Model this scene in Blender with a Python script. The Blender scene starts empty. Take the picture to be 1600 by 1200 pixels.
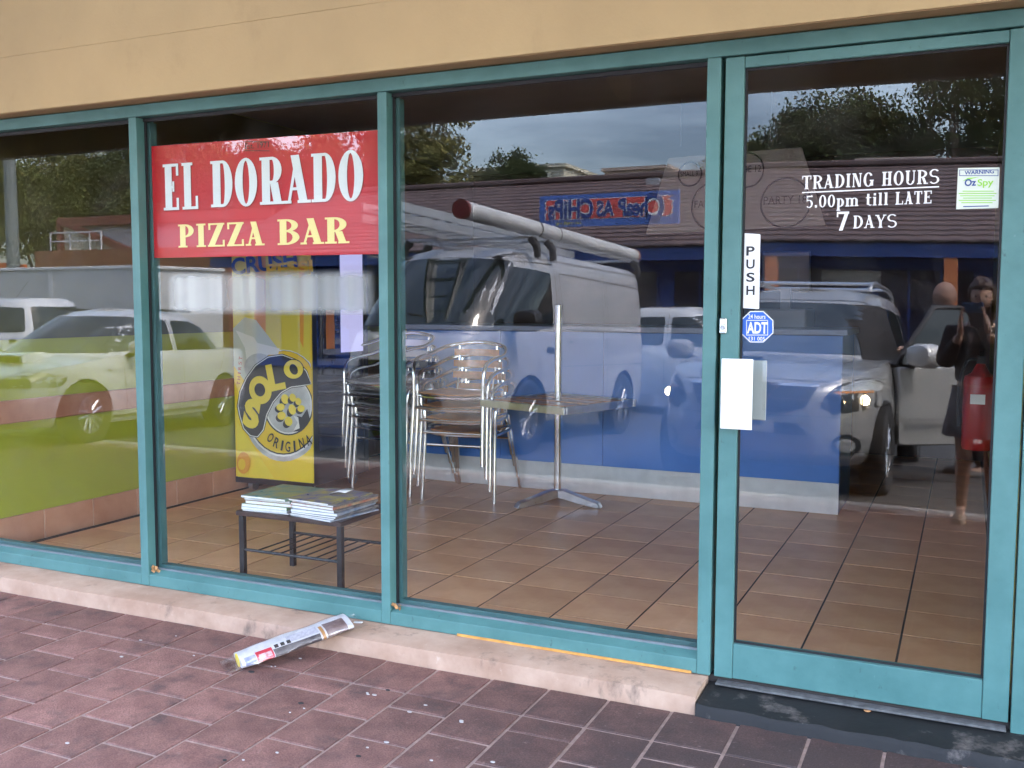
import bpy, bmesh, math, random
from mathutils import Vector, Matrix, Euler
from mathutils.bvhtree import BVHTree
random.seed(7)
R = math.radians
sc = bpy.context.scene
COL = sc.collection

# ------------------------------------------------------------------ camera
F_PX = 1543.06
CM = ((0.90822679, 0.03601070, -0.41692605), (0.41847199, -0.07267527, 0.90531735), (0.00230090, -0.99670534, -0.08107510))
CAM = Vector((0.0, -3.3, 1.353))
GY = 0.055                                  # glazing plane of the shopfront
cam = bpy.data.cameras.new('camera'); co = bpy.data.objects.new('camera', cam); COL.objects.link(co)
m = Matrix.Identity(4)
for i in range(3):
    m[i][0] = CM[i][0]; m[i][1] = -CM[i][1]; m[i][2] = -CM[i][2]; m[i][3] = CAM[i]
co.matrix_world = m
cam.sensor_width = 36; cam.lens = F_PX / 1600 * 36; cam.clip_start = 0.01; cam.clip_end = 2000
sc.camera = co

# ------------------------------------------------------------------ world, sun, exposure
SUN_AZ = R(76)       # from +Y towards +X : behind the shop, to the right
SUN_EL = R(52)
w = bpy.data.worlds.new('World'); sc.world = w; w.use_nodes = True
nt = w.node_tree; N = nt.nodes; L = nt.links
for n in list(N): N.remove(n)
out = N.new('ShaderNodeOutputWorld'); bg = N.new('ShaderNodeBackground'); sky = N.new('ShaderNodeTexSky')
sky.sky_type = 'NISHITA'; sky.sun_disc = False; sky.sun_elevation = SUN_EL; sky.sun_rotation = SUN_AZ
sky.air_density = 1.0; sky.dust_density = 2.0; sky.ozone_density = 1.5
hs = N.new('ShaderNodeHueSaturation'); hs.inputs['Saturation'].default_value = 0.9
L.new(sky.outputs[0], hs.inputs['Color'])
tc = N.new('ShaderNodeTexCoord'); mp = N.new('ShaderNodeMapping'); mp.inputs['Scale'].default_value = (1.2, 1.2, 4.5)
L.new(tc.outputs['Generated'], mp.inputs[0])
nz = N.new('ShaderNodeTexNoise'); nz.inputs['Scale'].default_value = 1.7; nz.inputs['Detail'].default_value = 7; nz.inputs['Roughness'].default_value = .55
L.new(mp.outputs[0], nz.inputs['Vector'])
cr = N.new('ShaderNodeValToRGB'); cr.color_ramp.elements[0].position = .40; cr.color_ramp.elements[1].position = .68
cr.color_ramp.elements[0].color = (.40, .42, .46, 1); cr.color_ramp.elements[1].color = (1.25, 1.18, 1.12, 1)
L.new(nz.outputs['Fac'], cr.inputs[0])
mx = N.new('ShaderNodeMix'); mx.data_type = 'RGBA'; mx.blend_type = 'MULTIPLY'; mx.inputs['Factor'].default_value = 1
L.new(hs.outputs[0], mx.inputs['A']); L.new(cr.outputs[0], mx.inputs['B'])
sx_ = N.new('ShaderNodeSeparateXYZ'); L.new(tc.outputs['Generated'], sx_.inputs[0])
oc = N.new('ShaderNodeMapRange'); oc.inputs['From Min'].default_value = 0; oc.inputs['From Max'].default_value = 1; oc.inputs['To Min'].default_value = .8; oc.inputs['To Max'].default_value = 1.9
L.new(sx_.outputs['Z'], oc.inputs['Value'])          # overcast: brighter towards the zenith
m3 = N.new('ShaderNodeMix'); m3.data_type = 'RGBA'; m3.blend_type = 'MULTIPLY'; m3.inputs['Factor'].default_value = 1
L.new(mx.outputs['Result'], m3.inputs['A']); L.new(oc.outputs[0], m3.inputs['B']); L.new(m3.outputs['Result'], bg.inputs['Color']); bg.inputs['Strength'].default_value = 0.15
L.new(bg.outputs[0], out.inputs[0])
sl = bpy.data.lights.new('sun', 'SUN'); sl.energy = 0.8; sl.angle = R(14); sl.color = (1, .95, .88)
so = bpy.data.objects.new('sun', sl); COL.objects.link(so)
sd = Vector((math.sin(SUN_AZ) * math.cos(SUN_EL), math.cos(SUN_AZ) * math.cos(SUN_EL), math.sin(SUN_EL)))
so.rotation_euler = sd.to_track_quat('Z', 'Y').to_euler(); so.location = (0, 0, 30)
sc.view_settings.view_transform = 'Standard'; sc.view_settings.look = 'None'
sc.view_settings.exposure = 4.15; sc.view_settings.gamma = 1
sc.cycles.use_denoising = True; sc.cycles.max_bounces = 9; sc.cycles.diffuse_bounces = 5; sc.cycles.glossy_bounces = 4
sc.cycles.transparent_max_bounces = 16; sc.cycles.caustics_reflective = False; sc.cycles.caustics_refractive = False
sc.cycles.sample_clamp_indirect = 6

# ------------------------------------------------------------------ helpers
def ray(x, y):
    v = (x - 800, y - 600, F_PX)
    d = Vector([sum(CM[i][k] * v[k] for k in range(3)) for i in range(3)])
    return d / d.y
def PY(x, y, Y):            # photo pixel on a plane at depth Y
    return CAM + ray(x, y) * (Y - CAM.y)
def PZ(x, y, Z):            # photo pixel on a level plane at height Z
    d = ray(x, y); return CAM + d * ((Z - CAM.z) / d.z)
def MIR(t, dx, dz=0.0):     # seen in the glass at slope (dx,dz), t metres beyond the mirrored eye -> the real point
    return Vector((dx * t, 2 * GY - (t - 3.3), 1.353 + dz * t))

MATS = {}
def mat(name, col, rough=.6, metal=0., var=.0, vscale=8., bump=0., bscale=60., spec=.5, col2=None, rnd=0., coat=0., emit=None, es=0., detail=5, coords='Object'):
    if name in MATS: return MATS[name]
    M = bpy.data.materials.new(name); M.use_nodes = True
    t = M.node_tree; b = t.nodes['Principled BSDF']
    b.inputs['Roughness'].default_value = rough; b.inputs['Metallic'].default_value = metal
    b.inputs['Specular IOR Level'].default_value = spec; b.inputs['Coat Weight'].default_value = coat
    b.inputs['Coat Roughness'].default_value = .04
    b.inputs['Base Color'].default_value = (*col, 1)
    if emit: b.inputs['Emission Color'].default_value = (*emit, 1); b.inputs['Emission Strength'].default_value = es
    tcn = t.nodes.new('ShaderNodeTexCoord')
    cur = None
    if var > 0 or col2:
        n = t.nodes.new('ShaderNodeTexNoise'); n.inputs['Scale'].default_value = vscale; n.inputs['Detail'].default_value = detail
        n.inputs['Roughness'].default_value = .62
        t.links.new(tcn.outputs[coords], n.inputs['Vector'])
        r = t.nodes.new('ShaderNodeValToRGB'); r.color_ramp.elements[0].position = .32; r.color_ramp.elements[1].position = .68
        a = [c * (1 - var) for c in col]; c2 = col2 or [min(1, c * (1 + var)) for c in col]
        if col2: a = col
        r.color_ramp.elements[0].color = (*a, 1); r.color_ramp.elements[1].color = (*c2, 1)
        t.links.new(n.outputs['Fac'], r.inputs[0]); cur = r.outputs[0]
        mr = t.nodes.new('ShaderNodeMapRange'); mr.inputs['To Min'].default_value = max(0, rough - .08); mr.inputs['To Max'].default_value = min(1, rough + .08)
        t.links.new(n.outputs['Fac'], mr.inputs['Value']); t.links.new(mr.outputs[0], b.inputs['Roughness'])
    if rnd > 0:
        oi = t.nodes.new('ShaderNodeObjectInfo'); h = t.nodes.new('ShaderNodeHueSaturation')
        m1 = t.nodes.new('ShaderNodeMapRange'); m1.inputs['To Min'].default_value = 1 - rnd; m1.inputs['To Max'].default_value = 1 + rnd
        t.links.new(oi.outputs['Random'], m1.inputs['Value']); t.links.new(m1.outputs[0], h.inputs['Value'])
        if cur: t.links.new(cur, h.inputs['Color'])
        else: h.inputs['Color'].default_value = (*col, 1)
        cur = h.outputs[0]
    if cur: t.links.new(cur, b.inputs['Base Color'])
    if bump > 0:
        n2 = t.nodes.new('ShaderNodeTexNoise'); n2.inputs['Scale'].default_value = bscale; n2.inputs['Detail'].default_value = 6
        t.links.new(tcn.outputs[coords], n2.inputs['Vector'])
        bp = t.nodes.new('ShaderNodeBump'); bp.inputs['Strength'].default_value = bump; bp.inputs['Distance'].default_value = .004
        t.links.new(n2.outputs['Fac'], bp.inputs['Height']); t.links.new(bp.outputs[0], b.inputs['Normal'])
    MATS[name] = M
    return M

def tag(o, label=None, cat=None, group=None, kind=None):
    if label: o['label'] = label
    if cat: o['category'] = cat
    if group: o['group'] = group
    if kind: o['kind'] = kind
    return o
def empty(name, loc=(0, 0, 0), rot=(0, 0, 0), label=None, cat=None, group=None):
    o = bpy.data.objects.new(name, None); COL.objects.link(o); o.location = loc; o.rotation_euler = rot; o.empty_display_size = .1
    return tag(o, label, cat, group)
def link(name, me, material, parent=None, smooth=None):
    if material and not me.materials: me.materials.append(material)
    if smooth is not None:
        for p in me.polygons: p.use_smooth = True
        me.set_sharp_from_angle(angle=R(smooth))
    o = bpy.data.objects.new(name, me); COL.objects.link(o)
    if parent: o.parent = parent
    return o
def copy_tree(o, parent=None):
    c = o.copy(); COL.objects.link(c); c.parent = parent
    for ch in list(o.children): copy_tree(ch, c)
    return c

class MB:
    def __init__(s): s.v = []; s.f = []
    def box(s, c, d, rot=None):
        x, y, z = d[0] / 2, d[1] / 2, d[2] / 2; b = len(s.v)
        for p in ((-x, -y, -z), (x, -y, -z), (x, y, -z), (-x, y, -z), (-x, -y, z), (x, -y, z), (x, y, z), (-x, y, z)):
            q = Vector(p)
            if rot: q = Euler(rot).to_matrix() @ q
            s.v.append(tuple(q + Vector(c)))
        s.f += [tuple(b + i for i in f) for f in ((0, 3, 2, 1), (4, 5, 6, 7), (0, 1, 5, 4), (1, 2, 6, 5), (2, 3, 7, 6), (3, 0, 4, 7))]
        return s
    def bb(s, x0, x1, y0, y1, z0, z1):
        return s.box(((x0 + x1) / 2, (y0 + y1) / 2, (z0 + z1) / 2), (abs(x1 - x0), abs(y1 - y0), abs(z1 - z0)))
    def tube(s, pts, r, n=10, close=False, caps=True):
        pts = [Vector(p) for p in pts]; k = len(pts); rr = r if isinstance(r, (list, tuple)) else [r] * k
        b = len(s.v); up = None
        for i, p in enumerate(pts):
            a = pts[(i - 1) % k] if (close or i > 0) else p; c = pts[(i + 1) % k] if (close or i < k - 1) else p
            t = (c - a).normalized()
            if up is None: up = t.orthogonal().normalized()
            up = (up - t * up.dot(t)); up = up.normalized() if up.length > 1e-6 else t.orthogonal().normalized()
            sd_ = t.cross(up)
            for j in range(n):
                g = 2 * math.pi * j / n
                s.v.append(tuple(p + (up * math.cos(g) + sd_ * math.sin(g)) * rr[i]))
        for i in range(k if close else k - 1):
            for j in range(n):
                i2 = (i + 1) % k; j2 = (j + 1) % n
                s.f.append((b + i * n + j, b + i * n + j2, b + i2 * n + j2, b + i2 * n + j))
        if caps and not close:
            s.f.append(tuple(b + j for j in reversed(range(n)))); s.f.append(tuple(b + (k - 1) * n + j for j in range(n)))
        return s
    def lathe(s, prof, n=24, axis='z', c=(0, 0, 0)):
        b = len(s.v); k = len(prof)
        for (r_, h) in prof:
            for j in range(n):
                g = 2 * math.pi * j / n; x, y = r_ * math.cos(g), r_ * math.sin(g)
                p = (x, y, h) if axis == 'z' else ((x, h, y) if axis == 'y' else (h, x, y))
                s.v.append((p[0] + c[0], p[1] + c[1], p[2] + c[2]))
        for i in range(k - 1):
            for j in range(n):
                j2 = (j + 1) % n
                s.f.append((b + i * n + j, b + i * n + j2, b + (i + 1) * n + j2, b + (i + 1) * n + j))
        s.f.append(tuple(b + j for j in reversed(range(n)))); s.f.append(tuple(b + (k - 1) * n + j for j in range(n)))
        return s
    def prism(s, poly, fn, d):      # poly 2D, fn(u,v,depth)->xyz
        b = len(s.v); n = len(poly)
        for u, v in poly: s.v.append(tuple(fn(u, v, 0)))
        for u, v in poly: s.v.append(tuple(fn(u, v, d)))
        s.f.append(tuple(range(b, b + n))); s.f.append(tuple(reversed(range(b + n, b + 2 * n))))
        for i in range(n): s.f.append((b + i, b + n + i, b + n + (i + 1) % n, b + (i + 1) % n))
        return s
    def build(s, name, material, parent=None, smooth=None, bevel=0., fix=True, seg=1):
        me = bpy.data.meshes.new(name); me.from_pydata(s.v, [], s.f); me.validate()
        bm = bmesh.new(); bm.from_mesh(me)
        if fix: bmesh.ops.recalc_face_normals(bm, faces=bm.faces)
        if bevel > 0:
            ed = [e for e in bm.edges if len(e.link_faces) == 2 and e.calc_face_angle(0) > .5]
            bmesh.ops.bevel(bm, geom=ed, offset=bevel, segments=seg, affect='EDGES', profile=.6)
        bm.to_mesh(me); bm.free()
        return link(name, me, material, parent, smooth)

def roundpoly(poly, r, seg=4):
    o = []; n = len(poly)
    for i in range(n):
        p = Vector(poly[i]).to_2d(); a = Vector(poly[i - 1]).to_2d() - p; b = Vector(poly[(i + 1) % n]).to_2d() - p
        la, lb = a.length, b.length; d = min(r, la * .45, lb * .45); a.normalize(); b.normalize()
        for k in range(seg + 1):
            t = k / seg; q = p + a * d * (1 - t) ** 2 + b * d * t ** 2
            o.append((q.x, q.y))
    return o
def text_mesh(s, bold=.0, shear=0., space=1.):
    c = bpy.data.curves.new('txt', 'FONT'); c.body = s; c.size = 1; c.offset = bold; c.shear = shear; c.space_character = space; c.resolution_u = 4
    o = bpy.data.objects.new('txt', c); COL.objects.link(o)
    dg = bpy.context.evaluated_depsgraph_get(); dg.update()
    me = bpy.data.meshes.new_from_object(o.evaluated_get(dg)); bpy.data.objects.remove(o)
    return me
def fit_text(name, s, p0, ux, uy, w_, h_, material, parent=None, bold=0., shear=0., center=False):
    """lettering laid on a surface: lower left p0, unit axes ux (reading) and uy (up); one mesh per word"""
    def ext(q): me_ = text_mesh(q, bold, shear); xs_ = [v.co.x for v in me_.vertices]; ys_ = [v.co.y for v in me_.vertices]; return me_, min(xs_), max(xs_), min(ys_), max(ys_)
    _, x0, x1, y0, y1 = ext(s); sx = w_ / (x1 - x0); sy = h_ / (y1 - y0)
    p0 = Vector(p0); ux = Vector(ux); uy = Vector(uy); pre = ''; o = None
    for wd_ in s.split(' '):
        me, a0, a1, _, _ = ext(wd_); pre = (pre + ' ' + wd_) if pre else wd_; sh_ = ext(pre)[2] - a1
        for v in me.vertices: v.co = p0 + ux * (v.co.x + sh_ - x0) * sx + uy * (v.co.y - y0) * sy
        o = link(name, me, material, parent)
    return o

# slab-serif display letters, drawn as strokes (unit cap height)
def glyph(ch, st=.2, th=.075, sf=.07, wd=.55):
    """returns (list of quads/polys, width)"""
    P = []; W = wd
    def bx(x0, x1, y0, y1): P.append([(x0, y0), (x1, y0), (x1, y1), (x0, y1)])
    def stem(x, y0=0., y1=1., s0=True, s1=True, ww=None):
        ww = ww or st
        bx(x, x + ww, y0, y1)
        if s0: bx(x - sf, x + ww + sf, y0, y0 + th)
        if s1: bx(x - sf, x + ww + sf, y1 - th, y1)
    def arc(cx, cy, rx, ry, a0, a1, tx, ty, n=14):
        for k in range(n):
            g0 = R(a0 + (a1 - a0) * k / n); g1 = R(a0 + (a1 - a0) * (k + 1) / n)
            P.append([(cx + rx * math.cos(g0), cy + ry * math.sin(g0)), (cx + rx * math.cos(g1), cy + ry * math.sin(g1)),
                      (cx + (rx - tx) * math.cos(g1), cy + (ry - ty) * math.sin(g1)), (cx + (rx - tx) * math.cos(g0), cy + (ry - ty) * math.sin(g0))])
    def diag(x0, y0, x1, y1, ww): P.append([(x0, y0), (x0 + ww, y0), (x1 + ww, y1), (x1, y1)])
    if ch == 'E':
        stem(sf); 
        for y in (0, 1 - th): bx(sf, W, y, y + th)
        bx(W - th, W, 0, .26); bx(W - th, W, .74, 1); bx(sf, W * .72, .47, .47 + th); bx(W * .72 - .05, W * .72, .40, .62)
    elif ch == 'L': stem(sf); bx(sf, W, 0, th); bx(W - th, W, 0, .28)
    elif ch == 'D': stem(sf, s0=False, s1=False); bx(0, .3, 0, th); bx(0, .3, 1 - th, 1); arc(.28, .5, W - .28, .5, -90, 90, st, th)
    elif ch == 'O': arc(W / 2, .5, W / 2, .52, 0, 360, st, th, 30)
    elif ch == 'G': arc(W / 2, .5, W / 2, .52, 35, 330, st, th, 24); bx(W - st, W, 0.05, .42); bx(W - st - sf, W + .04, .40, .40 + th)
    elif ch == 'C': arc(W / 2, .5, W / 2, .52, 40, 320, st, th, 24)
    elif ch in 'RPB':
        stem(sf, s1=False); bx(0, .3, 1 - th, 1)
        b = .44 if ch != 'B' else .50
        arc(.27, (1 + b) / 2, W - .29, (1 - b) / 2, -90, 90, st * .95, th); bx(sf, .28, b, b + th)
        if ch == 'B': arc(.27, (b + th) / 2, W - .25, (b + th) / 2, -90, 90, st, th); bx(0, .3, 0, th)
        if ch == 'R': diag(W - st - .02, 0, W * .45, b + .02, st); bx(W - st - .06, W + .06, 0, th)
    elif ch == 'A': diag(W - st - sf * .5, 0, W / 2 - st * .72, 1, st); diag(sf * .9, 0, W / 2 - th * .4, 1, th); bx(W * .25, W * .66, .27, .27 + th); bx(-.02, sf * 2.6, 0, th); bx(W - st - sf * 1.3, W + .04, 0, th)
    elif ch == 'I': stem(sf); W = st + 2 * sf
    elif ch == 'Z': bx(0.02, W, 1 - th, 1); bx(0, W, 0, th); diag(0, 0, W - st * 1.1, 1, st * 1.1); bx(0.02, .02 + th, .72, 1); bx(W - th, W, 0, .28)
    elif ch == 'T': stem(W / 2 - st / 2, s1=False); bx(0, W, 1 - th, 1); bx(0, th, .74, 1); bx(W - th, W, .74, 1)
    elif ch == 'H': stem(sf); stem(W - st - sf); bx(sf, W - sf, .46, .46 + th)
    elif ch == 'N': stem(sf, ww=th); stem(W - th - sf, ww=th, s0=False); diag(W - sf - st, 0, sf, 1, st)
    elif ch == 'U': stem(sf, .25, 1, s0=False); stem(W - th - sf, .25, 1, s0=False, ww=th); arc(W / 2, .27, W / 2 - sf, .29, 180, 360, st * .8, th)
    elif ch == 'S': arc(W / 2, .74, W / 2 - .01, .28, 30, 270, st * .8, th, 16); arc(W / 2, .26, W / 2, .28, -150, 90, st * .8, th, 16)
    elif ch == 'Y': stem(W / 2 - st / 2, 0, .5, s1=False); diag(W / 2 - st / 2, .45, 0.02, 1, st); diag(W / 2, .45, W - th - .03, 1, th); bx(-.05, st + .08, 1 - th, 1); bx(W - .2, W + .05, 1 - th, 1)
    elif ch == '5': bx(.06, W * .92, 1 - th * 1.6, 1); bx(.06, .06 + th, .5, 1); arc(W * .45, .32, W * .52, .34, -140, 120, st * .85, th, 18)
    elif ch == '0': arc(W / 2, .5, W / 2, .51, 0, 360, st * .9, th, 24)
    elif ch == '7': bx(0, W, 1 - th * 1.7, 1); diag(W * .2, -.05, W - st, 1, st); bx(0, th, .7, 1)
    elif ch == '.': bx(.02, st + .04, 0, .2); W = st + .06
    elif ch == 'p':
        stem(sf, -.32, .68, s1=False); bx(0, .2, .68 - th, .68); arc(.3, .34, W - .3, .35, -110, 110, st, th); 
    elif ch == 'm':
        W = wd * 1.75; stem(sf, 0, .68, s1=False); bx(0, .2, .68 - th, .68); k = (W - st - 2 * sf) / 2
        for q in (1, 2): stem(sf + k * q, 0, .5, s1=False); arc(sf + k * q - k / 2 + st * .5, .46, k / 2 + st * .5, .23, 0, 150, st, th, 8)
    elif ch == 't': W = wd * .72; bx(.1, .1 + st, .08, .95); bx(0, W, .68 - th, .68); arc(.1 + st + .08, .15, .16, .16, 180, 330, th * 1.3, th, 8)
    elif ch == 'i': W = st + 2 * sf; stem(sf, 0, .68, s1=False); bx(0, .15, .68 - th, .68); bx(sf, sf + st, .8, .98)
    elif ch == 'l': W = st + 2 * sf; stem(sf, s1=False); bx(0, .15, 1 - th, 1)
    elif ch == ' ': W = wd * .55
    return P, W
def serif_text(name, s, p0, ux, uy, w_, h_, material, parent=None, gap=.09, normal=(0, -1, 0), **kw):
    G = []; x = 0
    for ch in s:
        P, W = glyph(ch, **kw); G.append((x, P)); x += W + gap
    x -= gap; sx = w_ / x; p0 = Vector(p0); ux = Vector(ux); uy = Vector(uy); nn = Vector(normal); V = []; Fc = []; k = 0; o = None
    for i, (gx, P) in enumerate(G + [(0, None)]):
        if P is None or s[i] == ' ':
            me = bpy.data.meshes.new(name); me.from_pydata(V, [], Fc); me.validate(); o = link(name, me, material, parent); V, Fc = [], []
            continue
        for q in P:
            b = len(V); k += 1
            for (u, v) in q: V.append(tuple(p0 + ux * (gx + u) * sx + uy * v * h_ + nn * .00004 * (k % 25)))
            Fc.append(tuple(range(b, b + len(q))))
    return o

def wear(M, col, lo, hi, scale, amt):
    """scuffs and grime: a second fine noise lays another colour over the paint"""
    t = M.node_tree; b = t.nodes['Principled BSDF']; src = b.inputs['Base Color'].links[0].from_socket
    g = t.nodes.new('ShaderNodeNewGeometry'); mp = t.nodes.new('ShaderNodeMapping'); mp.inputs['Scale'].default_value = (1, 1, .55); t.links.new(g.outputs['Position'], mp.inputs[0])
    n = t.nodes.new('ShaderNodeTexNoise'); n.inputs['Scale'].default_value = scale; n.inputs['Detail'].default_value = 9; n.inputs['Roughness'].default_value = .68; t.links.new(mp.outputs[0], n.inputs['Vector'])
    r = t.nodes.new('ShaderNodeMapRange'); r.inputs['From Min'].default_value = lo; r.inputs['From Max'].default_value = hi; r.inputs['To Max'].default_value = amt; t.links.new(n.outputs['Fac'], r.inputs['Value'])
    x = t.nodes.new('ShaderNodeMix'); x.data_type = 'RGBA'; x.inputs['B'].default_value = (*col, 1); t.links.new(r.outputs[0], x.inputs['Factor']); t.links.new(src, x.inputs['A']); t.links.new(x.outputs['Result'], b.inputs['Base Color'])
# ------------------------------------------------------------------ materials
def glass_mat(name, ior, tint, dirt=.03):
    M = bpy.data.materials.new(name); M.use_nodes = True; t = M.node_tree
    for n in list(t.nodes): t.nodes.remove(n)
    o = t.nodes.new('ShaderNodeOutputMaterial'); mix = t.nodes.new('ShaderNodeMixShader')
    tr = t.nodes.new('ShaderNodeBsdfTransparent'); gl = t.nodes.new('ShaderNodeBsdfGlossy'); fr = t.nodes.new('ShaderNodeMath')
    tr.inputs[0].default_value = (*tint, 1); gl.inputs['Roughness'].default_value = 0.0; gl.inputs[0].default_value = (1, 1, 1, 1)
    r0 = ((ior - 1) / (ior + 1)) ** 2                      # same reflectance from both sides of the thin pane
    ge = t.nodes.new('ShaderNodeNewGeometry'); dt = t.nodes.new('ShaderNodeVectorMath'); dt.operation = 'DOT_PRODUCT'
    t.links.new(ge.outputs['Incoming'], dt.inputs[0]); t.links.new(ge.outputs['Normal'], dt.inputs[1])
    ab = t.nodes.new('ShaderNodeMath'); ab.operation = 'ABSOLUTE'; t.links.new(dt.outputs['Value'], ab.inputs[0])
    om_ = t.nodes.new('ShaderNodeMath'); om_.operation = 'SUBTRACT'; om_.inputs[0].default_value = 1; t.links.new(ab.outputs[0], om_.inputs[1])
    p5 = t.nodes.new('ShaderNodeMath'); p5.operation = 'POWER'; p5.inputs[1].default_value = 5; t.links.new(om_.outputs[0], p5.inputs[0])
    fr.operation = 'MULTIPLY_ADD'; fr.inputs[1].default_value = 1 - r0; fr.inputs[2].default_value = r0; t.links.new(p5.outputs[0], fr.inputs[0])
    t.links.new(fr.outputs[0], mix.inputs[0]); t.links.new(tr.outputs[0], mix.inputs[1]); t.links.new(gl.outputs[0], mix.inputs[2])
    df = t.nodes.new('ShaderNodeBsdfDiffuse'); df.inputs[0].default_value = (.6, .58, .55, 1)
    n = t.nodes.new('ShaderNodeTexNoise'); n.inputs['Scale'].default_value = 3.2; n.inputs['Detail'].default_value = 8; n.inputs['Distortion'].default_value = 1.2
    tcn = t.nodes.new('ShaderNodeTexCoord'); t.links.new(tcn.outputs['Object'], n.inputs['Vector'])
    mr = t.nodes.new('ShaderNodeMapRange'); mr.inputs['From Min'].default_value = .5; mr.inputs['From Max'].default_value = .8; mr.inputs['To Max'].default_value = dirt
    t.links.new(n.outputs['Fac'], mr.inputs['Value'])
    m2 = t.nodes.new('ShaderNodeMixShader'); t.links.new(mr.outputs[0], m2.inputs[0]); t.links.new(mix.outputs[0], m2.inputs[1]); t.links.new(df.outputs[0], m2.inputs[2])
    t.links.new(m2.outputs[0], o.inputs[0])
    return M
def clear_mat(name, tint, gloss=0., rough=.1):
    M = bpy.data.materials.new(name); M.use_nodes = True; t = M.node_tree
    for n in list(t.nodes): t.nodes.remove(n)
    o = t.nodes.new('ShaderNodeOutputMaterial'); tr = t.nodes.new('ShaderNodeBsdfTransparent'); tr.inputs[0].default_value = (*tint, 1)
    if gloss:
        g = t.nodes.new('ShaderNodeBsdfGlossy'); g.inputs['Roughness'].default_value = rough; x = t.nodes.new('ShaderNodeMixShader'); x.inputs[0].default_value = gloss
        t.links.new(tr.outputs[0], x.inputs[1]); t.links.new(g.outputs[0], x.inputs[2]); t.links.new(x.outputs[0], o.inputs[0])
    else: t.links.new(tr.outputs[0], o.inputs[0])
    return M
GLASS = glass_mat('window_glass', 1.60, (.96, .97, .965))
CLEAR = clear_mat('glass_back', (.98, .99, .98))
teal = mat('teal_paint', (.060, .165, .156), .48, var=.16, vscale=3.5, bump=.15, bscale=45, col2=(.100, .240, .226), detail=9)
wear(teal, (.030, .055, .055), .63, .74, 26, .75); wear(teal, (.20, .33, .33), .66, .78, 55, .6)
teal_dark = mat('teal_paint_bead', (.055, .135, .135), .5, var=.12, vscale=6)
rubber = mat('black_rubber', (.012, .012, .013), .55)
cream = mat('cream_render', (.455, .345, .175), .75, var=.09, vscale=1.1, bump=.2, bscale=90, detail=9)
wear(cream, (.26, .18, .09), .58, .80, 2.6, .45)
cream_shade = mat('cream_shaded_underside', (.36, .25, .125), .75, var=.08, vscale=3)  # darker copy of the cream, underside shade put into the colour
dark_brown = mat('dark_brown_timber', (.035, .022, .016), .6, var=.3, vscale=4)
chrome = mat('polished_aluminium', (.80, .80, .80), .16, 1., var=.05, vscale=20)
brushed = mat('brushed_aluminium', (.66, .67, .68), .3, 1., var=.1, vscale=14)
steel = mat('dull_steel', (.40, .41, .42), .42, 1., var=.12, vscale=9)
white_paint = mat('white_car_paint', (.64, .65, .65), .28, var=.03, vscale=1.5, coat=.8)
silver_paint = mat('silver_car_paint', (.38, .38, .37), .32, .25, var=.03, vscale=1.5, coat=.8)
van_paint = mat('pale_silver_van_paint', (.45, .46, .48), .32, var=.03, vscale=1.2, coat=.6)
car_glass = mat('dark_car_glass', (.018, .026, .026), .04, spec=.9)
black_plastic = mat('black_plastic', (.018, .018, .019), .5, var=.2, vscale=12)
tyre_m = mat('tyre_rubber', (.02, .02, .02), .8, var=.2, vscale=20)
rim_m = mat('alloy_rim', (.52, .53, .54), .3, .9)
grey_plastic = mat('grey_plastic', (.22, .22, .23), .5)
lamp_clear = mat('headlamp_glass', (.55, .57, .58), .08, .3, spec=.9, var=.35, vscale=22)
lamp_lit = mat('lit_lamp_bulb', (1, .8, .5), .3, emit=(1, .72, .38), es=14)
amber = mat('amber_lens', (.75, .26, .03), .2)
red_lens = mat('red_lens', (.45, .02, .02), .2)
ink = mat('black_ink', (.015, .015, .018), .5)
white_ink = mat('white_vinyl', (.82, .82, .80), .5, var=.03, vscale=9)
white_plastic = mat('white_plastic', (.86, .86, .84), .35)
wood = mat('varnished_slat_wood', (.50, .20, .055), .35, var=.35, vscale=14)
skin_m = mat('skin', (.58, .36, .27), .5, var=.08, vscale=14)

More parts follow.
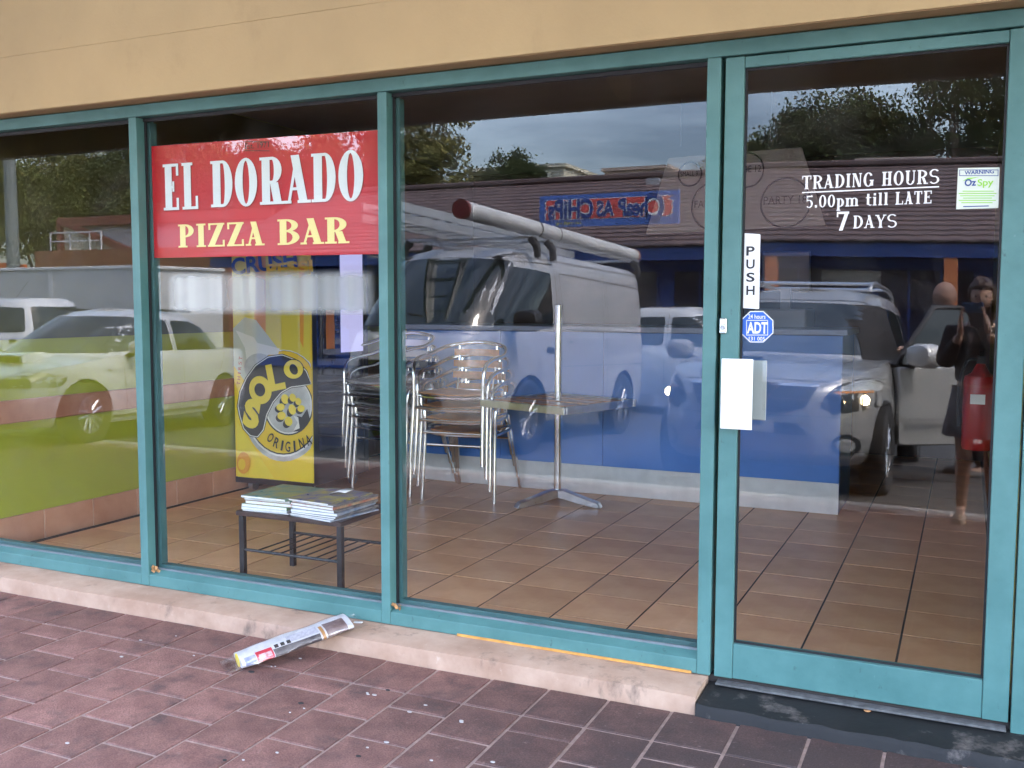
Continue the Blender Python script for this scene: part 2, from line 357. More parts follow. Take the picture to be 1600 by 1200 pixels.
# ------------------------------------------------------------------ ground: paving, kerb, road
KY = -3.85
def road_z(y): return -.10 + .04 * (y + 4)          # falls away from the shop
XP0 = -.850; PW = .2225; PL = .2400
pav_m = mat('clay_paver', (.158, .072, .059), .82, var=.3, vscale=7, bump=.5, bscale=130, col2=(.295, .148, .118), rnd=.17, coords='Object', detail=8)
def add_stain(M, ctr, rad, dark):
    """trodden-in dirt by the door, and pale dust, with shapes of their own"""
    t = M.node_tree; b = t.nodes['Principled BSDF']; src = b.inputs['Base Color'].links[0].from_socket
    g = t.nodes.new('ShaderNodeNewGeometry'); n = t.nodes.new('ShaderNodeTexNoise'); n.inputs['Scale'].default_value = 2.2; n.inputs['Detail'].default_value = 9; n.inputs['Roughness'].default_value = .7
    t.links.new(g.outputs['Position'], n.inputs['Vector'])
    d = t.nodes.new('ShaderNodeVectorMath'); d.operation = 'DISTANCE'; d.inputs[1].default_value = ctr; t.links.new(g.outputs['Position'], d.inputs[0])
    a = t.nodes.new('ShaderNodeMath'); a.operation = 'DIVIDE'; a.inputs[1].default_value = rad; t.links.new(d.outputs['Value'], a.inputs[0])
    s_ = t.nodes.new('ShaderNodeMath'); s_.operation = 'MULTIPLY_ADD'; s_.inputs[1].default_value = -1.1; s_.inputs[2].default_value = .55; t.links.new(n.outputs['Fac'], s_.inputs[0])
    s2 = t.nodes.new('ShaderNodeMath'); s2.operation = 'ADD'; t.links.new(a.outputs[0], s2.inputs[0]); t.links.new(s_.outputs[0], s2.inputs[1])
    mr = t.nodes.new('ShaderNodeMapRange'); mr.inputs['From Min'].default_value = .45; mr.inputs['From Max'].default_value = 1.15; mr.inputs['To Min'].default_value = .85; mr.inputs['To Max'].default_value = 0
    t.links.new(s2.outputs[0], mr.inputs['Value'])
    mxn = t.nodes.new('ShaderNodeMix'); mxn.data_type = 'RGBA'; mxn.inputs['B'].default_value = (*dark, 1)
    t.links.new(mr.outputs[0], mxn.inputs['Factor']); t.links.new(src, mxn.inputs['A']); 
    n3 = t.nodes.new('ShaderNodeTexNoise'); n3.inputs['Scale'].default_value = 190; n3.inputs['Detail'].default_value = 3; t.links.new(g.outputs['Position'], n3.inputs['Vector'])
    r3 = t.nodes.new('ShaderNodeMapRange'); r3.inputs['From Min'].default_value = .3; r3.inputs['From Max'].default_value = .7; r3.inputs['To Min'].default_value = .72; r3.inputs['To Max'].default_value = 1.28
    t.links.new(n3.outputs['Fac'], r3.inputs['Value'])
    hh = t.nodes.new('ShaderNodeHueSaturation'); t.links.new(r3.outputs[0], hh.inputs['Value']); t.links.new(mxn.outputs['Result'], hh.inputs['Color'])
    t.links.new(hh.outputs[0], b.inputs['Base Color'])
add_stain(pav_m, (-.25, -.85, 0), 1.5, (.036, .028, .027))
wear(pav_m, (.060, .043, .040), .52, .70, 6, .75); wear(pav_m, (.33, .23, .20), .60, .75, 42, .5)
mortar = mat('sandy_mortar', (.36, .255, .215), .95, var=.25, vscale=30, bump=.6, bscale=300)
SL = .012
def pz(y): return SL * min(0, y)
pav = MB(); pav.v = [(-16, KY, pz(KY) - .0048), (9, KY, pz(KY) - .0048), (9, .02, -.0048), (-16, .02, -.0048), (-16, KY, -.4), (9, KY, -.4), (9, .02, -.4), (-16, .02, -.4)]
pav.f = [(0, 1, 2, 3), (4, 7, 6, 5), (0, 4, 5, 1), (1, 5, 6, 2), (2, 6, 7, 3), (3, 7, 4, 0)]
paving = tag(pav.build('paving', mortar), kind='structure')
def paver_mesh(l):
    a = MB(); j = .0058; a.bb(-PW / 2 + j, PW / 2 - j, -l / 2 + j, l / 2 - j, -.05, 0)
    me = bpy.data.meshes.new('paver'); me.from_pydata(a.v, [], a.f); bm = bmesh.new(); bm.from_mesh(me)
    bmesh.ops.bevel(bm, geom=[e for e in bm.edges if all(v.co.z > -.01 for v in e.verts)], offset=.0025, segments=1, affect='EDGES')
    bm.to_mesh(me); bm.free(); me.materials.append(pav_m); return me
P_full, P_half = paver_mesh(PL), paver_mesh(PL / 2)
spots = []
for c in range(-60, 44):
    x = XP0 + PW * (c + .5); y = -.165; row = 0
    while y > KY + .3:
        half = (row == 1 and c % 2 == 0); l = PL / 2 if half else PL
        if row == 0: l = PL
        spots.append((x, y - l / 2, half)); y -= l; row += 1
vis = [s for s in spots if -4.75 < s[0] < .45 and s[1] > -1.75 and not (s[0] < -3 and s[1] < -1.45) and not (s[0] > -.9 and s[1] < -.95)]
vis = sorted(vis, key=lambda s: -s[1])[:290]; vs = set((round(s[0], 3), round(s[1], 3)) for s in vis)
for (x, y, half) in vis:
    o = bpy.data.objects.new('paver', P_half if half else P_full); COL.objects.link(o); o.parent = paving
    o.location = (x + random.uniform(-.0015, .0015), y + random.uniform(-.0015, .0015), pz(y) + random.uniform(-.0012, .0008))
    o.rotation_euler = (random.uniform(-.003, .003) + SL, random.uniform(-.003, .003), random.uniform(-.006, .006))
rest = MB()
for (x, y, half) in spots:
    if (round(x, 3), round(y, 3)) in vs: continue
    l = PL / 2 if half else PL
    rest.box((x, y, pz(y) - .025), (PW - .011, l - .011, .05), (SL, 0, 0))
tag(rest.build('pavers_beyond', pav_m, paving), kind='stuff')
gum = mat('old_chewing_gum', (.44, .40, .38), .8); gumd = mat('trodden_gum', (.03, .028, .028), .8)
for (px, py, dk) in [(303, 1023, 0), (424, 1040, 0), (430, 1040, 0), (469, 1028, 0), (574, 1081, 0), (585, 1084, 0), (640, 1110, 0), (604, 1156, 0), (574, 1164, 0), (453, 1110, 0), (475, 1104, 0), (575, 1083, 0), (721, 1124, 0), (433, 1171, 0), (380, 1182, 0), (674, 1184, 0), (665, 1100, 0), (721, 1126, 0), (770, 1187, 0), (190, 1024, 0), (220, 999, 0), (275, 993, 0), (393, 1048, 1), (606, 1077, 1), (470, 1096, 1), (560, 1177, 1), (105, 1155, 0), (351, 1182, 1)]:
    p = PZ(px, py, 0.); r_ = random.uniform(.003, .0075) * (1.6 if dk else 1)
    g = MB().lathe([(r_, 0), (r_ * .95, .0018), (r_ * .4, .0026)], 9)
    for i, v in enumerate(g.v): g.v[i] = (v[0] * 1.25 + p.x, v[1] * .8 + p.y, v[2] + pz(p.y) + .0012)
    g.build('gum_spot', gumd if dk else gum, paving, 40)
kerb = MB().bb(-60, 30, KY - .15, KY, -.5, pz(KY) - .004)
tag(kerb.build('kerb', mat('concrete_kerb', (.36, .34, .31), .9, var=.2, vscale=6, bump=.3), bevel=.02), kind='structure')
asphalt = mat('asphalt', (.055, .054, .052), .9, var=.25, vscale=1.2, bump=.5, bscale=180)
rd = MB(); rd.v = [(-120, -160, -2.6), (120, -160, -2.6), (120, -26, road_z(-26)), (-120, -26, road_z(-26)), (120, KY - .15, road_z(KY)), (-120, KY - .15, road_z(KY))]
rd.f = [(0, 1, 2, 3), (3, 2, 4, 5)]
tag(rd.build('car_park', asphalt, fix=False), kind='structure')
gm = MB(); gm.v = [(-900, -900, -3.4), (900, -900, -3.4), (900, 900, -3.4), (-900, 900, -3.4)]; gm.f = [(0, 1, 2, 3)]
tag(gm.build('ground', mat('dry_ground', (.16, .14, .10), .95, var=.3, vscale=.05), fix=False), kind='structure')
linem = mat('road_marking_white', (.72, .72, .70), .7, var=.15, vscale=7)
for x in (-13.1, -10.35, -7.0, -2.95, .55, 3.3):
    b = MB(); b.v = [(x - .05, -8.9, road_z(-8.9) + .005), (x + .05, -8.9, road_z(-8.9) + .005), (x + .05, -4.05, road_z(-4.05) + .005), (x - .05, -4.05, road_z(-4.05) + .005)]; b.f = [(0, 1, 2, 3)]
    tag(b.build('bay_line', linem, fix=False), kind='structure')

# ------------------------------------------------------------------ shop: floor, walls, ceiling
FZ = .075; XL = -4.53; XR = .170; YB = 5.6; ZC = 2.62
tile_m = mat('terracotta_floor_tile', (.60, .285, .14), .38, var=.25, vscale=3.5, bump=.06, bscale=40, col2=(.76, .43, .235), rnd=.12, spec=.2)
grout = mat('dark_grout', (.035, .028, .024), .9)
fl = tag(MB().bb(XL - .3, XR + .3, .02, YB + .2, -.3, FZ - .0018).build('shop_floor', grout), kind='structure')
TP = .33
a = MB().bb(-TP / 2 + .0042, TP / 2 - .0042, -TP / 2 + .0026, TP / 2 - .0026, -.012, 0); tme = bpy.data.meshes.new('floor_tile'); tme.from_pydata(a.v, [], a.f)
bm = bmesh.new(); bm.from_mesh(tme); bmesh.ops.recalc_face_normals(bm, faces=bm.faces); bm.to_mesh(tme); bm.free()
tme.materials.append(tile_m)
YT = [.739 - TP * 2.045 + TP * 1.02 * k for k in range(17)]
for i in range(-14, 2):
    for y in YT:
        x = -.19 + TP * (i - .5)
        if x < XL - .1 or x > XR + .05 or y < -.1: continue
        o = bpy.data.objects.new('floor_tile', tme); COL.objects.link(o); o.parent = fl
        o.location = (x, y + TP * .5, FZ + random.uniform(-.0008, .0008)); o.rotation_euler = (random.uniform(-.002, .002), random.uniform(-.002, .002), 0); o.scale = (1, 1.018, 1)
lime = mat('lime_green_wall_paint', (.34, .365, .035), .6, var=.08, vscale=1.3, bump=.06, bscale=70)
wl = tag(MB().bb(XL - .15, XL, .0, YB, FZ - .05, ZC).build('wall_left', lime), kind='structure')
sk_m = mat('skirting_tile', (.44, .20, .115), .4, var=.2, vscale=4, col2=(.56, .30, .19), rnd=.06)
pale_grout = mat('pale_grout', (.62, .50, .40), .9)
MB().bb(XL, XL + .006, .112, YB - .01, FZ, FZ + .155).build('skirting_bed', pale_grout, wl)
sk = None
for k in range(17):
    y0 = .115 + k * .33
    if y0 + .325 > YB: break
    MB().bb(XL + .001, XL + .012, y0 + .002, y0 + .326, FZ + .002, FZ + .158).build('skirting_tile', sk_m, wl, bevel=.002)
MB().bb(XL, XL + .022, .112, YB - .01, .725, .845).build('dado_rail', mat('pinkish_timber_rail', (.36, .15, .085), .45, var=.3, vscale=6, col2=(.47, .23, .14)), wl, bevel=.004)
MB().bb(XL, XL + .007, .113, YB - .012, 1.16, ZC - .004).build('upper_wall_panel', mat('dark_olive_brown_panel', (.085, .078, .03), .6, var=.15, vscale=2), wl)
olive = mat('olive_wall_paint', (.26, .25, .04), .55, var=.1, vscale=2)
wr = tag(MB().bb(XR, XR + .15, .115, YB, FZ - .05, ZC).build('wall_right', olive), kind='structure')
MB().bb(XR - .012, XR, .9, YB - .01, FZ, FZ + .16).build('skirting_board', mat('dark_skirting', (.10, .05, .03), .5), wr)
backm = mat('brown_back_wall', (.075, .045, .035), .6, var=.25, vscale=1.5)
tag(MB().bb(XL - .15, XR + .15, YB, YB + .15, FZ - .05, ZC).build('wall_back', backm), kind='structure')
tag(MB().bb(XL - .15, XR + .15, .115, YB + .15, ZC, ZC + .1).build('ceiling', mat('grey_ceiling', (.22, .20, .18), .8, var=.1, vscale=2)), kind='structure')

# ------------------------------------------------------------------ outer shell: bulkhead, plinth, verandah, flank walls
ZT = 2.217
bulk = empty('bulkhead', (0, -.08, ZT), label='cream rendered bulkhead above the teal shopfront', cat='wall')
def local(o, parent):      # keep world place under a moved empty
    o.matrix_parent_inverse = Matrix.Translation(-parent.location) if parent.rotation_euler[:] == (0, 0, 0) else parent.matrix_basis.inverted()
    return o
edges = [-16, -9.6, -6.0, 1.18, 9]
for i in range(4):
    g = .0004
    local(MB().bb(edges[i] + g, edges[i + 1] - g, -.08, .11, ZT + .003, 2.468).build('lower_board', cream, bulk, bevel=.0006), bulk)
    local(MB().bb(edges[i] + g + .003, edges[i + 1] - g, -.078, .11, 2.4695, 3.4).build('upper_board', cream, bulk, bevel=.0006), bulk)
local(MB().bb(-16, 9, -.074, .0, ZT - .0, ZT + .0025).build('shaded_underside', cream_shade, bulk), bulk)  # underside of the bulkhead, painted darker for its shade
tag(MB().bb(XL - 2.9, XL - .155, .12, .35, -.1, 3.4).build('flank_wall', cream), 'cream wall at the left end of the shopfront', 'wall')
tag(MB().bb(XR + .16, 6, .0, .35, -.1, ZT).build('flank_wall', cream), 'cream wall at the right of the door frame', 'wall')
tag(MB().bb(-16, 9, .0, 9, 3.42, 3.55).build('shop_roof', mat('roof_sheet', (.3, .3, .3), .6)), 'flat sheet roof over the shop', 'roof')
tag(MB().bb(-16, -7.45, .12, .35, -.1, 3.4).build('neighbour_wall', cream), 'cream wall of the next shop further left', 'wall')
ver = empty('verandah', (-3, -1.5, 2.9), label='verandah roof with a dark edge beam over the footpath, seen mirrored', cat='verandah')
soff = mat('cream_soffit_boards', (.62, .52, .38), .7, var=.25, vscale=2)
for k in range(3):
    y1 = -2.34 - k * .205
    local(MB().bb(-16, 9, y1 - .2, y1, 2.93, 2.95).build('soffit_board', soff, ver), ver)
TL = bpy.data.materials.new('added_translucent_sheet'); TL.use_nodes = True; t = TL.node_tree
for n in list(t.nodes): t.nodes.remove(n)
o_ = t.nodes.new('ShaderNodeOutputMaterial'); x_ = t.nodes.new('ShaderNodeMixShader'); x_.inputs[0].default_value = .3
a_ = t.nodes.new('ShaderNodeBsdfTranslucent'); a_.inputs[0].default_value = (.16, .155, .145, 1); d_ = t.nodes.new('ShaderNodeBsdfDiffuse'); d_.inputs[0].default_value = (.75, .73, .68, 1)
t.links.new(a_.outputs[0], x_.inputs[1]); t.links.new(d_.outputs[0], x_.inputs[2]); t.links.new(x_.outputs[0], o_.inputs[0])
for k in range(28):
    x0 = -16 + k * .9; sh_ = MB(); nn_ = 12                      # unseen corrugated roof sheets, made translucent to pass daylight down to the front
    for i in range(nn_ + 1):
        x = x0 + .896 * i / nn_; z = 3.0 + .016 * math.cos(i * math.pi * 2 / 3); sh_.v += [(x, -.085, z + .02), (x, -3.1, z)]
    for i in range(nn_): sh_.f.append((2 * i, 2 * i + 1, 2 * i + 3, 2 * i + 2))
    local(sh_.build('roof_sheet', TL, ver, fix=False), ver)
for k in range(9):
    x = -15 + k * 2.7
    local(MB().bb(x - .03, x + .03, -2.955, -.082, 2.84, 2.925).build('rafter', cream, ver), ver)
local(MB().bb(-16, 9, -3.06, -2.96, 2.665, 3.02).build('edge_beam', dark_brown, ver, bevel=.006), ver)
for dx, wdt in ((-.356, .16), (-.247, .16)):
    p = MIR(6.05, dx)
    b = MB(); x0, x1 = p.x - wdt / 2, p.x + wdt / 2; y0 = -2.93
    b.v = [(x0 + .09, y0, 2.69), (x1, y0, 2.69), (x1, y0 + .05, 2.92), (x0 - .05, y0 + .05, 2.92), (x0 + .09, y0 - .03, 2.69), (x1, y0 - .03, 2.69), (x1, y0 - .03, 2.92), (x0 - .05, y0 - .03, 2.92)]
    b.f = [(0, 1, 2, 3), (4, 7, 6, 5), (0, 4, 5, 1), (1, 5, 6, 2), (2, 6, 7, 3), (3, 7, 4, 0)]
    local(b.build('bracket', cream, ver), ver)
p = MIR(6.0, -.372)
domec = empty('security_camera', (p.x, -2.75, 2.93), label='small pale dome camera under the dark verandah', cat='camera')
MB().lathe([(.055, 0), (.055, -.05), (.048, -.06)], 16).build('housing', white_plastic, domec, 40)
MB().lathe([(.044, -.055), (.04, -.085), (.025, -.105), (.004, -.112)], 16).build('dome', mat('smoked_dome', (.02, .02, .02), .08), domec, 60)
plm = mat('pinkish_painted_concrete', (.40, .245, .165), .85, var=.22, vscale=5, col2=(.56, .385, .28), bump=.7, bscale=35, detail=9)
wear(plm, (.13, .095, .075), .56, .72, 9, .8); wear(plm, (.62, .50, .40), .62, .74, 30, .6)
pl = MB(); NXP = 60
for i in range(NXP + 1):
    x = -16 + (15.225) * i / NXP
    j1, j2, j3 = random.uniform(-.006, .006), random.uniform(-.004, .004), random.uniform(-.006, .006)
    pl.v += [(x, .1, -.1), (x, .1, .0725), (x, -.12 + j1 * .5, .068 + j2), (x, -.157 + j1, .058 + j2), (x, -.168 + j3, -.1)]
for i in range(NXP):
    for k in range(4): b = i * 5; pl.f.append((b + k, b + k + 1, b + 6 + k, b + 5 + k))
pl.f.append((0, 1, 2, 3, 4)); pl.f.append(tuple(NXP * 5 + k for k in (4, 3, 2, 1, 0)))
tag(pl.build('shopfront_plinth', plm, smooth=35), kind='structure')
stepm = mat('black_worn_step_paint', (.009, .009, .0095), .7, var=.4, vscale=6, bump=.6, bscale=30)
add_stain(stepm, (.35, -.2, .05), .75, (.17, .155, .145)) if False else None
st = MB(); n_ = 34
for i in range(n_ + 1):
    x = -.770 + 1.35 * i / n_; j1, j2 = random.uniform(-.006, .004), random.uniform(-.003, .003)
    st.v += [(x, .1, -.1), (x, .1, .052), (x, -.03, .046 + j2 * .3), (x, -.172 + j1, .036 + j2), (x, -.182 + j1, .022 + j2), (x, -.188 + j1 * .4, -.1)]
for i in range(n_):
    for k in range(5): b = i * 6; st.f.append((b + k, b + k + 1, b + 7 + k, b + 6 + k))
st.f.append((0, 1, 2, 3, 4, 5)); st.f.append(tuple(n_ * 6 + k for k in (5, 4, 3, 2, 1, 0)))
t = stepm.node_tree; bsd = t.nodes['Principled BSDF']; src = bsd.inputs['Base Color'].links[0].from_socket
nn = t.nodes.new('ShaderNodeTexNoise'); nn.inputs['Scale'].default_value = 4.5; nn.inputs['Detail'].default_value = 10; nn.inputs['Roughness'].default_value = .7
tcx = t.nodes.new('ShaderNodeTexCoord'); t.links.new(tcx.outputs['Object'], nn.inputs['Vector'])
rr_ = t.nodes.new('ShaderNodeMapRange'); rr_.inputs['From Min'].default_value = .56; rr_.inputs['From Max'].default_value = .66
t.links.new(nn.outputs['Fac'], rr_.inputs['Value']); mxx = t.nodes.new('ShaderNodeMix'); mxx.data_type = 'RGBA'; mxx.inputs['B'].default_value = (.13, .11, .10, 1)
t.links.new(rr_.outputs[0], mxx.inputs['Factor']); t.links.new(src, mxx.inputs['A']); t.links.new(mxx.outputs['Result'], bsd.inputs['Base Color'])
tag(st.build('door_step', stepm, smooth=35), kind='structure')

# ------------------------------------------------------------------ shopfront frame
sf = empty('shopfront_frame', (-2.6, .05, .075), label='teal painted timber shopfront frame holding three large window panes', cat='window frame')
MX = [(-3.376, -3.331), (-2.094, -2.053), (-.812, -.766)]
Z0, ZS, ZH = .0735, .124, 2.163
D1 = .105
xs0 = XL + .0
for (a0, a1) in MX:
    local(MB().bb(a0, a1, 0, D1, Z0, ZH - .0015).build('mullion', teal, sf, bevel=.002), sf)
local(MB().bb(XL - .15, XL + .02, .0, D1, Z0, ZH - .0015).build('jamb', teal, sf, bevel=.002), sf)
local(MB().bb(.163, .215, 0.0, D1, .02, ZH - .0015).build('jamb', teal, sf, bevel=.002), sf)
local(MB().bb(XL - .15, .33, 0.001, D1, ZH, ZT - .003).build('head_rail', teal, sf, bevel=.002), sf)
bays = [(XL + .02, MX[0][0]), (MX[0][1], MX[1][0]), (MX[1][1], MX[2][0])]
sillm = mat('grey_weathered_sill', (.17, .19, .20), .6, var=.2, vscale=9)
mesh_keep = []
for (b0, b1) in bays:
    s = MB(); e = .0008; q = [(0.0015, Z0), (0.0015, ZS), (.045, ZS + .016), (D1, ZS + .016), (D1, Z0)]
    s.prism(q, lambda u, v, d: (b0 + e + d, u, v), b1 - b0 - 2 * e)
    local(s.build('sill_rail', teal, sf, bevel=.0015), sf)
    local(MB().bb(b0 + e, b1 - e, .046, .053, ZS + .015, ZS + .024).build('glazing_strip', sillm, sf), sf)
    local(MB().bb(b0 + e, b1 - e, .062, .10, ZS + .0165, ZS + .038).build('inner_bead', teal_dark, sf, bevel=.002), sf)
    local(MB().bb(b0 + e, b1 - e, .04, .054, ZH - .016, ZH - .0025).build('head_gasket', rubber, sf), sf)
    local(MB().bb(b0 + .0005, b0 + .010, .046, .0535, ZS + .025, ZH - .017).build('side_gasket', rubber, sf), sf)
    local(MB().bb(b1 - .010, b1 - .0005, .046, .0535, ZS + .025, ZH - .017).build('side_gasket', rubber, sf), sf)
    local(MB().bb(b0 + .0005, b0 + .020, .063, .1, ZS + .039, ZH - .017).build('inner_bead', teal_dark, sf), sf)
    g = MB().bb(b0 + .001, b1 - .001, GY, GY + .006, ZS + .017, ZH - .002)
    me = bpy.data.meshes.new('window_pane'); me.from_pydata(g.v, [], g.f); me.materials.append(GLASS); me.materials.append(CLEAR)
    for pgn in me.polygons: pgn.material_index = 0 if pgn.normal.y < -.9 else 1
    local(link('window_pane', me, None, sf), sf)
orange_edge = mat('orange_bare_timber', (.62, .30, .07), .7, var=.3, vscale=12)
local(MB().bb(-1.75, -.83, -.004, .0005, Z0 - .001, Z0 + .008).build('bare_timber_edge', orange_edge, sf), sf)
leafm = mat('dead_leaf_bits', (.42, .22, .09), .9, var=.4, vscale=60)
for (mx_, ) in ((-3.325,), (-2.047,)):
    lf = MB()
    for k in range(9):
        lf.box((mx_ + random.uniform(0, .03), random.uniform(.006, .035), ZS + .012 + random.uniform(0, .022)), (.018, .012, .0012), (random.random() * 2, random.random() * 2, random.random() * 3))
    tag(lf.build('leaf_litter', leafm), 'brown leaf crumbs caught in the frame corner at the ' + ('left' if mx_ < -3 else 'middle') + ' teal mullion', 'leaf litter')

# ------------------------------------------------------------------ door
DX0, DX1 = -.752, .156; DZ0, DZ1 = .074, 2.158
dg0, dg1, dz0, dz1 = -.690, .083, .196, 2.121
door = empty('glass_door', (DX1, .05, DZ0), label='glass shop door in a wide teal timber frame', cat='door')
local(MB().bb(DX0, dg0, .004, .062, DZ0, DZ1).build('stile', teal, door, bevel=.002), door)
local(MB().bb(dg1, DX1, .004, .062, DZ0, DZ1).build('stile', teal, door, bevel=.002), door)
local(MB().bb(dg0 + .0008, dg1 - .0008, .0065, .060, DZ0 + .001, dz0).build('bottom_rail', teal, door, bevel=.002), door)
local(MB().bb(dg0 + .0008, dg1 - .0008, .0065, .060, dz1, DZ1 - .001).build('top_rail', teal, door, bevel=.002), door)
gsk = MB()
gsk.bb(dg0, dg0 + .007, .021, .028, dz0 + .008, dz1 - .008).bb(dg1 - .007, dg1, .021, .028, dz0 + .008, dz1 - .008).bb(dg0, dg1, .022, .027, dz0, dz0 + .007).bb(dg0, dg1, .022, .027, dz1 - .007, dz1)
local(gsk.build('glass_gasket', rubber, door), door)
GYD = .030
n1, n2 = 12, 24; gv, gf = [], []
for i in range(n1 + 1):
    for j in range(n2 + 1):
        u, v = i / n1, j / n2; x = dg0 + (dg1 - dg0) * u; z = dz0 + (dz1 - dz0) * v
        gv.append((x, GYD + .0075 * (u - .5) * 2 * (v - .5) * .5, z))
for i in range(n1):
    for j in range(n2): b = i * (n2 + 1) + j; gf.append((b, b + n2 + 1, b + n2 + 2, b + 1))
nb = len(gv)
for x, y, z in list(gv): gv.append((x, y + .006, z))
gf += [tuple(nb + k for k in reversed(f_)) for f_ in gf[:n1 * n2]]
me = bpy.data.meshes.new('door_pane'); me.from_pydata(gv, [], gf); me.materials.append(GLASS); me.materials.append(CLEAR)
for pgn in me.polygons: pgn.material_index = 0 if pgn.index < n1 * n2 else 1; pgn.use_smooth = True
local(link('door_pane', me, None, door), door)
local(MB().bb(DX0 + .01, DX1 - .005, -.022, .06, .0525, .060).build('threshold_bar', mat('worn_threshold_metal', (.12, .12, .12), .8, .1, var=.4, vscale=30), door, bevel=.002), door)
lk = PY(1130, 509, .004)
local(MB().bb(lk.x - .012, lk.x + .012, -.004, .004, lk.z - .026, lk.z + .026).build('lock_plate', chrome, door, bevel=.003), door)
kh = MB(); kh.tube([(lk.x + .001, -.010, lk.z - .006), (lk.x + .001, -.003, lk.z - .006)], .007, 12); local(kh.build('keyhole', steel, door, 40), door)
# white pull handle: a folded plate, front tab and returning leg
a0, a1 = PY(1128, 560, -.05), PY(1175, 672, -.05)
hb = MB().bb(a0.x, a1.x, -.058, -.052, a1.z, a0.z).bb(a0.x + .004, a0.x + .014, -.0515, .003, a1.z + .01, a0.z - .01)
local(hb.build('pull_handle', white_plastic, door, bevel=.002), door)
local(MB().bb(a0.x + .06, a1.x + .022, .068, .073, a1.z + .02, a0.z - .01).build('grey_back_plate', mat('grey_plate', (.42, .44, .43), .5), door, bevel=.002), door)  # grey plate just behind the glass, beside the pull handle

def on_glass(name, px, m_, label, cat, Y, th=.0012, r=.006, group=None):
    """flat plate on the glass traced from the photo: list of pixel corners"""
    q = [PY(x, y, Y) for x, y in px]; poly = roundpoly([(v.x, v.z) for v in q], r, 4)
    c = Vector((sum(v.x for v in q) / len(q), Y, sum(v.z for v in q) / len(q)))
    root = empty(name, c, label=label, cat=cat)
    o = MB().prism(poly, lambda u, v, d: (u - c.x, d, v - c.z), th).build('plate', m_, root)
    return root, c
def put_text(root, s, x0, y0, x1, y1, Y, m_, serif=False, name='lettering', bold=0., **kw):
    """text between pixel columns x0..x1, from top y0 to bottom y1 measured at the left end"""
    p0 = PY(x0, y1, Y); p1 = PY(x1, y1, Y); pt = PY(x0, y0, Y); c = root.location
    f = serif_text if serif else fit_text
    return f(name, s, (p0.x - c.x, Y - c.y, p0.z - c.z), (1, 0, 0), (0, 0, 1), p1.x - p0.x, pt.z - p0.z, m_, root, **({'bold': bold} if not serif else {}), **kw)
YO = GYD - .005
r_, c = on_glass('push_sign', [(1159, 364), (1188, 366), (1186, 483), (1156, 481)], white_plastic, 'white upright plate reading PUSH on the door glass', 'sign', YO, .002, .004)
for k, ch in enumerate('PUSH'): put_text(r_, ch, 1166, 385 + k * 20.5, 1179, 399.5 + k * 20.5, YO - .001, ink, bold=.02)
blue_ink = mat('security_blue', (.02, .12, .52), .45)
def octo(cx, cy, w_, h_): 
    k = .30
    return [(cx - w_ + w_ * 2 * k, cy - h_), (cx + w_ - w_ * 2 * k, cy - h_), (cx + w_, cy - h_ + h_ * 2 * k), (cx + w_, cy + h_ - h_ * 2 * k), (cx + w_ - w_ * 2 * k, cy + h_), (cx - w_ + w_ * 2 * k, cy + h_), (cx - w_, cy + h_ - h_ * 2 * k), (cx - w_, cy - h_ + h_ * 2 * k)]
r_, c = on_glass('security_sticker', octo(1182.5, 510.5, 26, 24.5), white_ink, 'blue eight-sided security company sticker reading ADT on the door glass', 'sticker', YO, .0006, .001)
def layer(root, px, m_, Y, name='print', r=.0, th=.0003):
    c = root.location; q = [PY(x, y, Y) for x, y in px]; poly = [(v.x - c.x, v.z - c.z) for v in q]
    if r: poly = roundpoly(poly, r, 4)
    return MB().prism(poly, lambda u, v, d: (u, Y - c.y + d, v), th).build(name, m_, root)
layer(r_, octo(1182.5, 510.5, 24.3, 23), blue_ink, YO - .0008)
for (x0, y0, x1, y1) in ((1166, 500, 1200, 501), (1166, 523, 1200, 524), (1166, 500, 1167, 524), (1199, 500, 1200, 524)): layer(r_, [(x0, y0), (x1, y0), (x1, y1), (x0, y1)], white_ink, YO - .0013)
put_text(r_, 'ADT', 1167, 503, 1199, 521, YO - .0017, white_ink, bold=.03); put_text(r_, '24 hours', 1169, 491, 1196, 498, YO - .0017, white_ink, bold=.01); put_text(r_, '131 005', 1170, 526, 1195, 532, YO - .0017, white_ink, bold=.01)
pale_green = mat('pale_sticker', (.66, .72, .62), .5)
r_, c = on_glass('warning_sticker', [(1497, 262.5), (1562, 261.5), (1560, 325), (1494, 327)], pale_green, 'pale WARNING sticker with green and blue print on the door glass', 'sticker', YO, .0006, .001)
navy = mat('navy_ink', (.02, .06, .25), .5); lime_ink = mat('lime_ink', (.28, .62, .06), .5)
for (a_, b_) in (((1499, 265), (1560, 266)), ((1499, 274), (1560, 275)), ((1499, 265), (1500, 275)), ((1559, 265), (1560, 275))): layer(r_, [a_, (b_[0], a_[1]), b_, (a_[0], b_[1])], navy, YO - .0005)
put_text(r_, 'WARNING', 1507, 267, 1553, 273, YO - .0009, navy, bold=.02)
put_text(r_, 'Oz', 1507, 280, 1525, 291, YO - .0012, navy, bold=.03); put_text(r_, 'Spy', 1527, 280, 1552, 294, YO - .0012, lime_ink, bold=.02)
layer(r_, [(1504, 283), (1512, 278), (1530, 276.5), (1514, 280.5)], lime_ink, YO - .0008)
for k, (x0, x1) in enumerate(((1504, 1553), (1498, 1557), (1500, 1554), (1505, 1550), (1498, 1556), (1502, 1551))): layer(r_, [(x0, 298 + k * 3.6), (x1, 298 + k * 3.6), (x1, 299.3 + k * 3.6), (x0, 299.3 + k * 3.6)], lime_ink, YO - .0008)
layer(r_, [(1505, 322), (1545, 321), (1545, 322.5), (1505, 323.5)], navy, YO - .0008)
